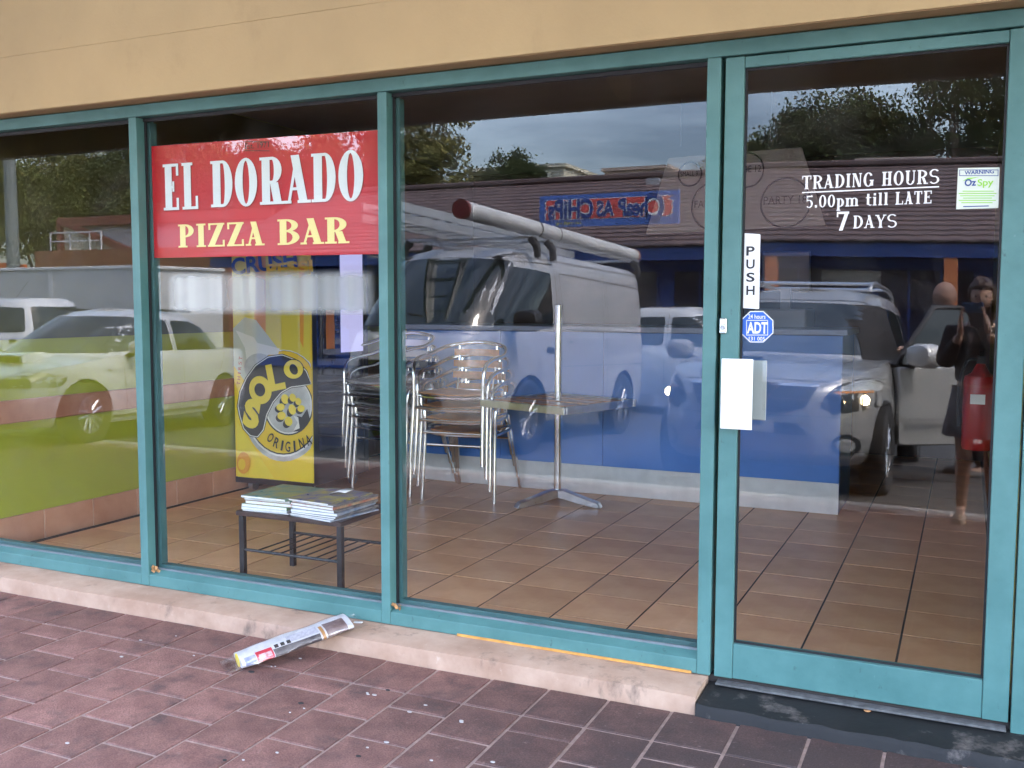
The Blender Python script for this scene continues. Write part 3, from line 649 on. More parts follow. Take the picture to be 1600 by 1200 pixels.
# trading hours lettering
p = PY(1360, 310, YO); r_ = empty('trading_hours_lettering', p, label='white serif TRADING HOURS lettering on the door glass', cat='lettering')
put_text(r_, 'TRADING HOURS', 1253, 275, 1467, 296, YO, white_ink, True, 'title_line', gap=.13, wd=.72, st=.19)
q0, q1 = PY(1253, 300, YO), PY(1467, 300, YO); MB().bb(q0.x - p.x, q1.x - p.x, 0, .0006, q0.z - p.z - .004, q0.z - p.z).build('underline', white_ink, r_)
put_text(r_, '5.00pm till LATE', 1259, 306, 1455, 325, YO, white_ink, True, 'hours_line', gap=.13, wd=.62, st=.19)
put_text(r_, '7', 1307, 331, 1326, 359, YO, white_ink, True, 'days_line', wd=.66)
put_text(r_, 'DAYS', 1333, 337, 1401, 357, YO, white_ink, True, 'days_line', gap=.13, wd=.74, st=.18)

# ------------------------------------------------------------------ red window sign (inside the glass)
YS = GY + .012
redm = mat('red_sign_vinyl', (.50, .004, .012), .4, var=.05, vscale=3)
r_, c = on_glass('shop_sign', [(231, 229), (590, 203), (597, 397), (240, 403)], redm, 'big red window sign reading EL DORADO PIZZA BAR', 'sign', YS, .003, .001)
palew = mat('cool_white_vinyl', (.74, .80, .80), .45); buttery = mat('butter_yellow_vinyl', (.86, .74, .26), .45)
for m_, dx, dy, yy in ((mat('dark_red_edge', (.30, .004, .01), .5), 1.5, 1.5, .0008), (palew, 0, 0, .0022)):
    put_text(r_, 'EL', 256 + dx, 257 + dy, 310 + dx, 329 + dy, YS - yy, m_, True, 'name_lettering', gap=.09, wd=.40, st=.175, th=.06, sf=.05)
    put_text(r_, 'DORADO', 330 + dx, 252 + dy, 568 + dx, 324 + dy, YS - yy, m_, True, 'name_lettering', gap=.055, wd=.50, st=.175, th=.06, sf=.05)
put_text(r_, 'PIZZA', 279, 351, 412, 387, YS - .0022, buttery, True, 'trade_lettering', gap=.08, wd=.62, st=.21)
put_text(r_, 'BAR', 434, 343, 543, 383, YS - .0022, buttery, True, 'trade_lettering', gap=.07, wd=.68, st=.22)
put_text(r_, 'Est. 1971', 383, 224, 420, 233, YS - .0022, ink, bold=.0)
for (x0, y0, x1, y1) in ((382, 221, 421, 222), (382, 235, 421, 236)): layer(r_, [(x0, y0), (x1, y0), (x1, y1), (x0, y1)], ink, YS - .0015)
# frosted strip below the sign (the phone number band, illegible in the photo)
M = bpy.data.materials.new('frosted_white_lettering'); M.use_nodes = True; t = M.node_tree
for n in list(t.nodes): t.nodes.remove(n)
o_ = t.nodes.new('ShaderNodeOutputMaterial'); x_ = t.nodes.new('ShaderNodeMixShader'); tr = t.nodes.new('ShaderNodeBsdfTransparent'); df = t.nodes.new('ShaderNodeBsdfDiffuse'); df.inputs[0].default_value = (.50, .50, .49, 1)
tcn = t.nodes.new('ShaderNodeTexCoord'); sep = t.nodes.new('ShaderNodeSeparateXYZ'); t.links.new(tcn.outputs['Generated'], sep.inputs[0])
def soft(sock, lo):
    a_ = t.nodes.new('ShaderNodeMath'); a_.operation = 'SUBTRACT'; a_.inputs[1].default_value = .5; t.links.new(sock, a_.inputs[0])
    b_ = t.nodes.new('ShaderNodeMath'); b_.operation = 'ABSOLUTE'; t.links.new(a_.outputs[0], b_.inputs[0])
    m_ = t.nodes.new('ShaderNodeMapRange'); m_.interpolation_type = 'SMOOTHSTEP'; m_.inputs['From Min'].default_value = .5; m_.inputs['From Max'].default_value = lo
    t.links.new(b_.outputs[0], m_.inputs['Value']); return m_.outputs[0]
sx_, sz_ = soft(sep.outputs[0], .42), soft(sep.outputs[2], .25)
wv = t.nodes.new('ShaderNodeTexNoise'); wv.noise_dimensions = '1D'; wv.inputs['Scale'].default_value = 11; wv.inputs['Detail'].default_value = 1; t.links.new(sep.outputs[0], wv.inputs['W'])
mrr = t.nodes.new('ShaderNodeMapRange'); mrr.inputs['From Min'].default_value = .3; mrr.inputs['From Max'].default_value = .65; mrr.inputs['To Min'].default_value = .35; mrr.inputs['To Max'].default_value = .75; t.links.new(wv.outputs['Fac'], mrr.inputs['Value'])
a1_ = t.nodes.new('ShaderNodeMath'); a1_.operation = 'MULTIPLY'; t.links.new(sx_, a1_.inputs[0]); t.links.new(sz_, a1_.inputs[1])
a2_ = t.nodes.new('ShaderNodeMath'); a2_.operation = 'MULTIPLY'; t.links.new(a1_.outputs[0], a2_.inputs[0]); t.links.new(mrr.outputs[0], a2_.inputs[1])
t.links.new(a2_.outputs[0], x_.inputs[0]); t.links.new(tr.outputs[0], x_.inputs[1]); t.links.new(df.outputs[0], x_.inputs[2]); t.links.new(x_.outputs[0], o_.inputs[0])
q = [PY(x, y, YS) for x, y in ((258, 424), (588, 418), (590, 492), (262, 494))]
b = MB().prism([(v.x, v.z) for v in q], lambda u, v, d: (u, YS + d, v), .001)
tag(b.build('window_decal', M), 'blurred whitish strip of illegible lettering below the red sign', 'decal')
# ------------------------------------------------------------------ counter
CY = 2.90; CX0, CX1 = -3.70, -.675
cnt = empty('service_counter', ((CX0 + CX1) / 2, CY + .3, FZ), label='blue fronted service counter with a metal kick plate', cat='counter')
cblue = mat('counter_blue_laminate', (.09, .24, .64), .38, var=.05, vscale=2.5)
nP = 4
for k in range(nP):
    x0 = CX0 + (CX1 - CX0) * k / nP; x1 = CX0 + (CX1 - CX0) * (k + 1) / nP
    local(MB().bb(x0 + .0012, x1 - .0012, CY, CY + .02, FZ + .195, 1.165).build('front_panel', cblue, cnt, bevel=.0015), cnt)
local(MB().bb(CX1 - .02, CX1 + .001, CY + .021, CY + .62, FZ + .005, 1.165).build('end_panel', cblue, cnt), cnt)
local(MB().bb(CX0, CX1 - .021, CY + .03, CY + .6, FZ, 1.16).build('carcass', mat('dark_carcass', (.05, .04, .04), .7), cnt), cnt)
local(MB().bb(CX0, CX1 + .0, CY + .008, CY + .0285, FZ + .002, FZ + .193).build('kick_plate', mat('brushed_kick_plate', (.70, .68, .65), .4, .25, var=.1, vscale=7), cnt), cnt)
local(MB().bb(CX0 - .0, CX1 + .03, CY - .03, CY + .64, 1.167, 1.203).build('counter_top', mat('counter_top', (.30, .34, .46), .4, var=.1, vscale=5), cnt, bevel=.004), cnt)
# pizza size board hanging over the counter
YBd = CY - .1
bd = empty('pizza_size_board', (PY(1150, 300, YBd).x, YBd, PY(1150, 300, YBd).z), label='tapered pale board of pizza size circles above the counter', cat='board')
boardm = mat('pale_translucent_board', (.42, .41, .40), .6)
layer(bd, [(1044, 247), (1253, 230), (1290, 352), (1009, 366)], boardm, YBd, 'panel', .01, .006)
def ring(cx, cy, r, name='circle'):
    c = bd.location; p = PY(cx, cy, YBd - .004); q = PY(cx + r, cy, YBd - .004); rad = q.x - p.x
    MB().tube([(p.x - c.x + rad * math.cos(g * math.pi / 20), p.y - c.y, p.z - c.z + rad * math.sin(g * math.pi / 20)) for g in range(40)], .005, 6, True).build(name, ink, bd)
for cx, cy, r in ((1078, 272, 18), (1166, 266, 27), (1118, 322, 38), (1227, 317, 39)): ring(cx, cy, r)
put_text(bd, 'SMALL 9"', 1063, 268, 1093, 276, YBd - .005, ink); put_text(bd, 'LARGE 12"', 1140, 260, 1193, 271, YBd - .005, ink)
put_text(bd, 'FAMILY 15"', 1085, 313, 1152, 325, YBd - .005, ink); put_text(bd, 'PARTY 18"', 1193, 307, 1266, 320, YBd - .005, ink)
for sx in (-.35, .2): MB().tube([(sx, .01, .3), (sx, .01, ZC - bd.location.z)], .004, 6).build('hanging_wire', steel, bd)
pst = PY(1222, 400, CY + .15)
cr_ = empty('cash_register', (pst.x, CY + .3, 1.203), label='dim grey register and screen on the counter end', cat='register')
MB().bb(-.16, .16, -.18, .2, 0, .12).build('drawer', mat('register_grey', (.25, .26, .29), .5), cr_, bevel=.01)
MB().box((0, .02, .36), (.30, .03, .26), (.2, 0, 0)).build('screen', mat('register_grey2', (.16, .17, .2), .3), cr_, bevel=.006); MB().bb(-.03, .03, 0, .06, .12, .25).build('neck', grey_plastic, cr_)

# ------------------------------------------------------------------ drinks fridge
FY = 1.97; fx0, fx1 = -4.495, -3.855; fy1 = 2.62; fzb = PY(430, 754, FY).z
fr = empty('drinks_fridge', ((fx0 + fx1) / 2, FY + .3, FZ), label='tall drinks fridge with a yellow lemon-drink panel on its side', cat='fridge')
blk = mat('fridge_black', (.015, .015, .017), .35)
local(MB().bb(fx0 + .004, fx1 - .075, FY + .004, fy1, fzb, 2.06).build('cabinet', blk, fr, bevel=.006), fr)
yel = mat('yellow_print', (.95, .64, .02), .45, var=.0, vscale=2.2, col2=(.95, .72, .05))
pnl = local(MB().bb(fx0, fx1, FY - .004, FY + .0035, fzb + .02, 2.06).build('side_panel', yel, fr), fr)
local(MB().bb(fx0, fx1 + .002, FY - .008, FY + .0035, fzb - .02, fzb + .018).build('bottom_trim', blk, fr), fr)
# front with glass door, seen edge-on (faces +X)
fd = local(MB().bb(fx1 - .012, fx1 - .004, FY + .05, fy1 - .05, fzb + .22, 1.78).build('door_glass', mat('fridge_door_glass', (.02, .02, .05), .06, spec=.9), fr), fr)
local(MB().bb(fx1 - .07, fx1 + .004, FY + .004, FY + .05, fzb, 2.06).build('door_frame', blk, fr), fr); local(MB().bb(fx1 - .07, fx1 + .004, fy1 - .05, fy1, fzb, 2.06).build('door_frame', blk, fr), fr)
local(MB().bb(fx1 - .07, fx1 + .002, FY + .05, fy1 - .05, fzb, fzb + .22).build('door_frame', blk, fr), fr)
local(MB().bb(fx1 - .07, fx1 + .006, FY + .051, fy1 - .051, 1.78, 2.06).build('header_box', mat('fridge_header', (.75, .65, .1), .4), fr), fr)
local(MB().tube([(fx1 + .03, FY + .06, 1.0), (fx1 + .03, FY + .06, 1.3)], .012).build('handle', blk, fr, 40), fr)
lav = mat('lit_fridge_interior', (.35, .35, .62), .4, emit=(.62, .60, 1.0), es=.045)
local(MB().bb(fx1 - .0035, fx1 + .001, FY + .33, fy1 - .055, 1.02, 1.76).build('lit_glass', lav, fr), fr)
om = mat('orange_bottle', (.85, .25, .02), .3)
bt = MB().lathe([(.002, 0), (.032, 0), (.034, .1), (.03, .14), (.034, .17), (.012, .23), (.012, .26)], 14); bo = local(bt.build('bottle', om, fr, 40), fr); bo.matrix_parent_inverse = Matrix.Identity(4); bo.location = (fx1 + .004 - fr.location.x - .0, FY + .2 - fr.location.y, 1.05 - FZ)
bo.scale = (.12, 1.5, 1.5)
for sx in (fx0 + .08, fx1 - .08):
    for sy in (FY + .08, fy1 - .08):
        cs = MB().tube([(sx - .018, sy, FZ + .035), (sx + .018, sy, FZ + .035)], .035, 16).bb(sx - .024, sx + .024, sy - .02, sy + .02, FZ + .05, fzb)
        local(cs.build('castor', steel, fr, 40), fr)
# printed artwork of the side panel, layer over layer
YP = FY - .0042; lay = [0]
def art(px, m_, name='artwork', r=0.):
    lay[0] += 1; c = Vector(fr.location); Yk = YP - .00035 * lay[0]
    q = [PY(x, y, Yk) for x, y in px]; cl = [(min(max(v.x, fx0 + .001), fx1 - .001), v.z) for v in q]
    if r: cl = roundpoly(cl, r)
    o = MB().prism(cl, lambda u, v, d: (u, Yk + d, v), .0003).build(name, m_, pnl)
    return o
def zz(pts): return [(350 + x / 4.613, 500 + y / 4.613) for x, y in pts]
def ell(cx, cy, rx, ry, rot=0, a0=0, a1=360, n=36):
    return [(cx + rx * math.cos(R(a0 + (a1 - a0) * k / n)) * math.cos(R(rot)) - ry * math.sin(R(a0 + (a1 - a0) * k / n)) * math.sin(R(rot)), cy + rx * math.cos(R(a0 + (a1 - a0) * k / n)) * math.sin(R(rot)) + ry * math.sin(R(a0 + (a1 - a0) * k / n)) * math.cos(R(rot))) for k in range(n + (0 if a1 - a0 == 360 else 1))]
olv = mat('print_olive_yellow', (.82, .68, .07), .45); cann = mat('print_can_silver', (.62, .66, .55), .4); slv = mat('print_silver', (.55, .55, .53), .35, var=.3, vscale=6); wht = mat('print_white', (.85, .84, .78), .45); ylw = mat('print_yellow', (.92, .62, .03), .45); blkp = mat('print_black', (.02, .02, .02), .4); orp = mat('print_orange', (.85, .38, .03), .45); gryp = mat('print_dark_grey', (.045, .042, .042), .4); lem = mat('print_lemon', (.95, .74, .06), .45); redp = mat('print_dull_red', (.55, .10, .04), .5)
art(zz([(60, -520), (620, -520), (620, 420), (380, 300), (60, 80)]), olv)
art(zz([(230, -520), (300, -520), (300, 90), (215, 60)]), orp); art(zz([(540, -400), (580, -400), (572, 200), (548, 150)]), orp)
art(zz([(60, 60), (150, -20), (230, 0), (460, 300), (170, 470), (70, 330)]), cann)
art(zz([(90, 730), (360, 1140), (100, 1140)]), lem)
art(zz(ell(430, 620, 300, 400, 0)), slv); art(zz(ell(430, 600, 290, 386, 0)), wht); art(zz(ell(430, 596, 280, 376)), blkp); art(zz(ell(430, 592, 274, 370)), ylw)
art(zz([(85, 75), (215, 125), (240, 165), (400, 205), (390, 250), (250, 250), (165, 300), (150, 200)]), wht)
art(zz(ell(250, 340, 105, 100)), slv)
art(zz(ell(465, 620, 178, 212)), blkp); art(zz(ell(465, 618, 170, 204)), wht); art(zz(ell(465, 616, 160, 196)), slv)
band = [(118, 690), (104, 620), (120, 520), (165, 420), (230, 330), (320, 270), (420, 255), (510, 290), (590, 370), (628, 460), (560, 470), (480, 480), (410, 520), (350, 590), (305, 680), (280, 790), (240, 840), (190, 830), (145, 780)]
def grow(P, k):
    cx = sum(p[0] for p in P) / len(P); cy = sum(p[1] for p in P) / len(P); o = []
    n = len(P)
    for i in range(n):
        a = Vector(P[i - 1]); b = Vector(P[(i + 1) % n]); t_ = (b - a).normalized(); nn_ = Vector((t_.y, -t_.x)); o.append((P[i][0] + nn_.x * k, P[i][1] + nn_.y * k))
    return o
art(zz(grow(band, 12)), blkp, r=.01); art(zz(grow(band, 7)), wht, r=.01); art(zz(band), gryp, r=.01)
c = Vector(fr.location)
def logo_letter(ch, cx, cy, w_, h_, rot, m_, bold=.06, serif=False):
    lay[0] += 1; Yk = YP - .00035 * lay[0]; p = PY(350 + cx / 4.613, 500 + cy / 4.613, Yk); s = (PY(450, 600, Yk).x - PY(449, 600, Yk).x) / 4.613
    a = R(rot); ux = Vector((math.cos(a), 0, math.sin(a))); uy = Vector((-math.sin(a), 0, math.cos(a)))
    p0 = p - ux * w_ * s / 2 - uy * h_ * s / 2
    o = fit_text('lettering', ch, p0, ux, uy, w_ * s, h_ * s, m_, pnl, bold=bold)
art(zz(ell(262, 505, 86, 108, -12)), blkp); art(zz(ell(262, 505, 80, 102, -12)), lem); art(zz(ell(258, 503, 38, 48, -12)), blkp)
art(zz(ell(500, 355, 76, 74, 20)), blkp); art(zz(ell(500, 355, 70, 68, 20)), lem); art(zz(ell(502, 356, 28, 40, -25)), blkp)
logo_letter('S', 200, 675, 120, 180, -12, lem, .07); logo_letter('L', 372, 410, 120, 160, 12, lem, .05)
for (x, y, rx, ry) in ((440, 570, 27, 36), (495, 560, 23, 30), (535, 587, 21, 27), (408, 628, 30, 26), (492, 645, 26, 38), (555, 638, 26, 25), (415, 690, 30, 30), (465, 730, 27, 34)):
    art(zz(ell(x - 12, y + 16, rx, ry, 20)), blkp)
    art(zz(ell(x, y, rx, ry, -15)), lem)
art(zz([(525, 690), (560, 700), (600, 640), (620, 720), (560, 800), (500, 805), (545, 760)]), blkp); art(zz([(500, 690), (535, 700), (545, 780), (500, 800), (530, 740)]), wht)
for k, ch in enumerate('ORIGINA'):
    x = [335, 378, 419, 460, 508, 560, 608][k]; y = [848, 885, 905, 913, 908, 890, 865][k]
    logo_letter(ch, x, y, 14 if ch == 'I' else 36, 62, [-38, -22, -12, -4, 4, 14, 24][k], blkp, .015)
for k, ch in enumerate('THIRST'): logo_letter(ch, 104 + 3 * k, 455 - k * 36, 8 if ch == 'I' else 20, 24, 82, redp, .01)
art(zz(ell(140, 1030, 48, 78)), orp); art(zz(ell(128, 1040, 26, 40)), ylw)
logo_letter('CRUSH', 285, -412, 480, 100, 5, navy, .03); logo_letter('PESSI', 470, -375, 330, 70, 4, ylw, .03); 

# ------------------------------------------------------------------ bistro table with pole
tb = empty('bistro_table', (-2.335, 2.47, FZ), (0, 0, R(-19)), 'square aluminium bistro table with a tall pole rising through its top', 'table')
tz = .675
b = MB().bb(-.35, .35, -.35, -.325, tz - .045, tz).bb(-.35, .35, .325, .35, tz - .045, tz).bb(-.35, -.325, -.325, .325, tz - .045, tz).bb(.325, .35, -.325, .325, tz - .045, tz)
b.build('edge_frame', brushed, tb, bevel=.003)
MB().bb(-.327, .327, -.327, .327, tz - .03, tz - .006).build('table_top', mat('swirled_steel_top', (.48, .40, .32), .22, .9, var=.3, vscale=10), tb)
for k in range(3): MB().bb(-.30, .30, -.27 + k * .2, -.13 + k * .2, tz - .006, tz - .001).build('wood_slat', wood, tb)
MB().tube([(0, 0, .05), (0, 0, 1.27)], .024, 18).build('pole', chrome, tb, 40)
for k in range(3):
    g = R((-115, 24, 138)[k])
    b = MB(); pr = [(.0, .105), (.05, .10), (.16, .065), (.27, .032), (.29, .0), (.255, .0), (.14, .022), (.04, .045), (.0, .05)]
    d_ = Vector((math.cos(g), math.sin(g), 0)); n_ = Vector((-math.sin(g), math.cos(g), 0))
    b.prism(pr, lambda u, v, d: d_ * u + Vector((0, 0, v)) + n_ * (d - .032), .064); b.build('foot', brushed, tb, 30, bevel=.004)

# ------------------------------------------------------------------ chairs
slat_al = mat('ribbed_aluminium_slat', (.70, .70, .74), .3, .9, var=.06, vscale=10)
def curve(pts, n=5):
    o = []
    P = [Vector(p) for p in pts]; P = [P[0] * 2 - P[1]] + P + [P[-1] * 2 - P[-2]]
    for i in range(1, len(P) - 2):
        for k in range(n):
            t = k / n; a, b, c_, d = P[i - 1], P[i], P[i + 1], P[i + 2]
            o.append(.5 * ((2 * b) + (c_ - a) * t + (2 * a - 5 * b + 4 * c_ - d) * t * t + (3 * b - a - 3 * c_ + d) * t ** 3))
    o.append(P[-2]); return o
def make_chair(slat_m, label):
    t = empty('stacking_chair', label=label, cat='chair')
    # continuous front-leg / arm / back hoop
    hoop = curve([(-.255, -.27, .0), (-.245, -.235, .40), (-.25, -.225, .60), (-.265, -.15, .665), (-.27, .06, .69), (-.20, .22, .74), (0, .27, .765), (.20, .22, .74), (.27, .06, .69), (.265, -.15, .665), (.25, -.225, .60), (.245, -.235, .40), (.255, -.27, .0)], 5)
    MB().tube(hoop, .0135, 10).build('arm_hoop', chrome, t, 40)
    for s in (-1, 1):
        MB().tube(curve([(s * .23, .30, 0), (s * .205, .20, .40), (s * .20, .17, .45), (s * .20, -.02, .445)], 4), .012, 8).build('rear_leg', chrome, t, 40)
        MB().tube(curve([(s * .13, .19, .44), (s * .135, .235, .6), (s * .14, .252, .75)], 4), .009, 8).build('back_upright', chrome, t, 40)
    MB().tube(curve([(-.24, -.19, .435), (-.12, -.235, .425), (.12, -.235, .425), (.24, -.19, .435), (.215, .12, .44), (.1, .2, .44), (-.1, .2, .44), (-.215, .12, .44)], 4), .012, 8, True).build('seat_frame', chrome, t, 40)
    MB().tube([(-.245, -.235, .355), (.245, -.235, .355)], .009, 8).build('front_stretcher', chrome, t, 40)
    MB().tube([(-.207, .205, .36), (.207, .205, .36)], .009, 8).build('rear_stretcher', chrome, t, 40)
    for k in range(7):
        y = -.19 + k * .057; w_ = .215 - max(0, k - 4) * .02
        b = MB()
        for i in range(7):
            x = -w_ + 2 * w_ * i / 6; zc = .447 - .012 * math.cos(math.pi * x / (2 * w_)); 
            b.v += [(x, y - .023, zc), (x, y + .023, zc), (x, y + .023, zc + .009), (x, y - .023, zc + .009)]
        for i in range(6):
            q = i * 4
            for e in range(4): b.f.append((q + e, q + (e + 1) % 4, q + 4 + (e + 1) % 4, q + 4 + e))
        b.f += [(0, 3, 2, 1), (24, 25, 26, 27)]
        b.build('seat_slat', slat_m, t)
    for k in range(3):
        z = .545 + k * .076; b = MB()
        for i in range(9):
            x = -.165 + .33 * i / 8; y = .225 + k * .012 - (x / .165) ** 2 * .03
            b.v += [(x, y, z - .022), (x, y + .009, z - .022), (x, y + .009, z + .022), (x, y, z + .022)]
        for i in range(8):
            q = i * 4
            for e in range(4): b.f.append((q + e, q + (e + 1) % 4, q + 4 + (e + 1) % 4, q + 4 + e))
        b.f += [(0, 3, 2, 1), (32, 33, 34, 35)]
        b.build('back_slat', slat_m, t)
    return t
wch = make_chair(wood, ''); ach = make_chair(slat_al, '')
uw = ua = False
ords4 = ['bottom', 'second from the bottom', 'third from the bottom', 'top']; ords5 = ['bottom', 'second from the bottom', 'middle', 'second from the top', 'top']
for (x, y, rz, nck, pit, woods, where, ords) in ((-2.99, 2.52, R(4), 4, .083, True, 'of the stack nearest the bistro table', ords4), (-3.545, 2.56, R(-9), 5, .076, False, 'of the stack beside the drinks fridge', ords5)):
    for k in range(nck):
        if woods: o = wch if not uw else copy_tree(wch); uw = True; what = 'wood slatted'
        else: o = ach if not ua else copy_tree(ach); ua = True; what = 'silver slatted'
        o.location = (x - .012 * k + random.uniform(-.003, .003), y - .026 * k + .05, FZ + pit * k); o.rotation_euler = (0, 0, rz + random.uniform(-.02, .02))
        tag(o, f'{what} tube chair, {ords[k]} {where}', 'chair', 'stacked chairs ' + where)

# ------------------------------------------------------------------ magazine table
mtb = empty('magazine_table', (-2.685, .33, FZ), (0, 0, R(0)), 'small black metal table with a wire shelf inside the window', 'table')
mm = mat('black_steel_tube', (.02, .019, .02), .45, var=.2, vscale=9); btop = mat('dark_brown_laminate', (.05, .03, .025), .4, var=.2, vscale=6)
W2, D2, H2 = .285, .150, .345
MB().bb(-W2, W2, -D2 - .01, D2 + .10, H2 - .022, H2).build('table_top', btop, mtb, bevel=.003)
for sx in (-1, 1):
    for yy in (-D2 + .012, D2 + .075): MB().bb(sx * (W2 - .02) - .0125, sx * (W2 - .02) + .0125, yy - .0125, yy + .0125, 0, H2 - .0225).build('leg', mm, mtb, bevel=.002)
for yy in (-D2 + .012, D2 + .075): MB().tube([(-W2 + .0325, yy, .165), (W2 - .0325, yy, .165)], .007, 8).build('shelf_rail', mm, mtb, 40)
for k in range(7):
    x = -.19 + k * .063; MB().tube([(x, -D2 + .02, .165), (x, D2 + .068, .165)], .0035, 6).build('shelf_wire', mm, mtb, 40)
mag_c = [((.10, .22, .12), (.25, .32, .10)), ((.02, .22, .26), (.40, .35, .08)), ((.05, .06, .30), (.55, .45, .05)), ((.35, .32, .30), (.1, .1, .12)), ((.5, .08, .06), (.6, .5, .3)), ((.6, .6, .6), (.2, .3, .5))]
paper = mat('magazine_paper', (.80, .79, .77), .7, var=.08, vscale=40)
zt = mtb.location.z + H2
def magazine(x, y, z, rz, ci, th, label):
    o = empty('magazine', (x, y, z), (0, 0, R(rz)), label, 'magazine', 'magazines on the black table')
    MB().bb(-.122, .122, -.150, .150, .0008, th - .0008).build('pages', paper, o)
    cm = mat('magazine_cover_%d' % ci, mag_c[ci][0], .3, vscale=14, col2=mag_c[ci][1], detail=3, var=.2)
    MB().bb(-.1235, .1235, -.151, .151, th - .0007, th).bb(-.1235, .1235, -.151, .151, 0, .0007).bb(.1225, .1238, -.151, .151, .0008, th - .0008).build('cover', cm, o)
z = zt + .0005
nm = ['bottom', 'second', 'third', 'fourth', 'fifth', 'sixth', 'seventh', 'top']
for k in range(6):
    th = [.006, .012, .014, .013, .012, .010][k]; magazine(-2.815 + random.uniform(-.014, .014), .345 + random.uniform(-.012, .012), z, random.uniform(-5, 5), [3, 5, 0, 4, 1, 1][k], th, f'magazine in the left pile on the black table, {("lowest","second lowest","third lowest","third highest","second highest","topmost, with a blue-green cover")[k]}'); z += th + .0004
z = zt + .0005
for k in range(8):
    th = [.007, .006, .007, .011, .011, .010, .008, .007][k]; magazine(-2.535 - .006 * k + random.uniform(-.014, .014), .325 + .004 * k + random.uniform(-.014, .014), z, -5 + random.uniform(-7, 7), [5, 3, 3, 5, 3, 4, 3, 2][k], th, f'magazine in the right pile on the black table, {("lowest","second lowest","third lowest","fourth lowest","fourth highest","third highest","second highest","topmost, with a yellow and blue cover")[k]}'); z += th + .0004
lfz = MB(); n = 6
for i in range(n + 1):
    u = i / n; lfz.v += [(-2.60 + u * .09, .36, z + .002 + .03 * u * (1 - u) + .012 * u), (-2.59 + u * .09, .42, z + .002 + .045 * u * (1 - u) + .02 * u)]
for i in range(n): lfz.f.append((i * 2, i * 2 + 2, i * 2 + 3, i * 2 + 1))
o = lfz.build('leaflet', paper, None, 60); md = o.modifiers.new('t', 'SOLIDIFY'); md.thickness = .0006
tag(o, 'curled white leaflet lying on the right magazine pile', 'leaflet')

# ------------------------------------------------------------------ rolled newspaper in plastic film
p0 = PZ(372, 1030, .03); p1 = PZ(543, 972, .10)
p0.z = pz(p0.y) + .032; p1.z = .102
ax = (p1 - p0); Lr = ax.length; ax.normalize()
npaper = empty('rolled_newspaper', p0, label='rolled newspaper in clear plastic lying across the plinth', cat='newspaper')
npaper.rotation_euler = ax.to_track_quat('X', 'Z').to_euler()
M = bpy.data.materials.new('newsprint'); M.use_nodes = True; t = M.node_tree; bs = t.nodes['Principled BSDF']; bs.inputs['Roughness'].default_value = .55
npm = mat('newsprint_white', (.66, .64, .63), .6, var=.12, vscale=35)
ro = MB(); nr = 30; ns = 24
def rollr(g, u): return (.041 + .0040 * math.sin(2 * g + 1) - .0022 * math.sin(3 * g + 2 * u) + .0016 * math.sin(5 * g + 11 * u) + .0012 * math.sin(4 * g - 17 * u)) * (.95 + .06 * math.sin(u * 5)) * (1 + .16 * u)
for i in range(ns + 1):
    u = i / ns
    for j in range(nr):
        g = 2 * math.pi * j / nr; r_ = rollr(g, u); ro.v.append((u * Lr, r_ * math.cos(g) * 1.34, r_ * math.sin(g) * .62))
for i in range(ns):
    for j in range(nr): ro.f.append((i * nr + j, i * nr + (j + 1) % nr, (i + 1) * nr + (j + 1) % nr, (i + 1) * nr + j))
ro.f.append(tuple(reversed(range(nr)))); ro.f.append(tuple(ns * nr + j for j in range(nr)))
ro.build('paper_roll', npm, npaper, 50)
def patch(u0, u1, g0, g1, m_, off=.0008, name='printed_panel'):
    b = MB(); na, nb_ = 10, 8
    for i in range(na + 1):
        for j in range(nb_ + 1):
            u = u0 + (u1 - u0) * i / na; g = R(g0 + (g1 - g0) * j / nb_); r_ = rollr(g, u) + off
            b.v.append((u * Lr, r_ * math.cos(g) * 1.34, r_ * math.sin(g) * .62 + off * .2))
    for i in range(na):
        for j in range(nb_): q = i * (nb_ + 1) + j; b.f.append((q, q + 1, q + nb_ + 2, q + nb_ + 1))
    return b.build(name, m_, npaper, 60)
# local y+ points away to the shop or street: print panels on the street side and top
dkp = mat('newspaper_dark_photo', (.05, .045, .05), .35, var=.6, vscale=22, col2=(.16, .14, .14)); rdp = mat('newspaper_red_box', (.55, .03, .05), .4, var=.2, vscale=25); blp = mat('newspaper_blue_print', (.10, .14, .30), .4, vscale=30, col2=(.5, .5, .55), var=.2); brp = mat('newspaper_brown_photo', (.14, .08, .07), .4, vscale=25, col2=(.30, .22, .20), var=.3); grp = mat('newspaper_grey_text', (.42, .40, .44), .6, vscale=90, col2=(.62, .60, .62), var=.2)
patch(.28, .70, 150, 215, dkp); patch(.13, .275, 128, 205, rdp); patch(.03, .125, 140, 205, blp); patch(.76, .95, 88, 200, brp); patch(.42, .70, 92, 140, grp)
patch(.715, .745, 100, 215, mat('newspaper_gold_line', (.5, .25, .08), .4))
for k in range(3): patch(.30 + k * .055, .335 + k * .055, 122, 146, ink, .0012)
patch(.15, .26, 150, 180, mat('newspaper_white_type', (.75, .72, .72), .5, vscale=60, col2=(.5, .1, .1), var=.2), .0012)
film = clear_mat('plastic_film', (.97, .97, .98), .10, .12)
fb = MB()
for i in range(ns + 7):
    u = (i - 3) / ns; 
    for j in range(nr):
        g = 2 * math.pi * j / nr; uu = min(1, max(0, u)); r_ = rollr(g, uu) + .003 + .002 * math.sin(7 * g + 9 * u)
        sq = 1 if 0 <= u <= 1 else .45
        fb.v.append((u * Lr, r_ * math.cos(g) * 1.38, (r_ * math.sin(g) * .64) * sq - (0 if sq == 1 else .010)))
for i in range(ns + 6):
    for j in range(nr): fb.f.append((i * nr + j, i * nr + (j + 1) % nr, (i + 1) * nr + (j + 1) % nr, (i + 1) * nr + j))
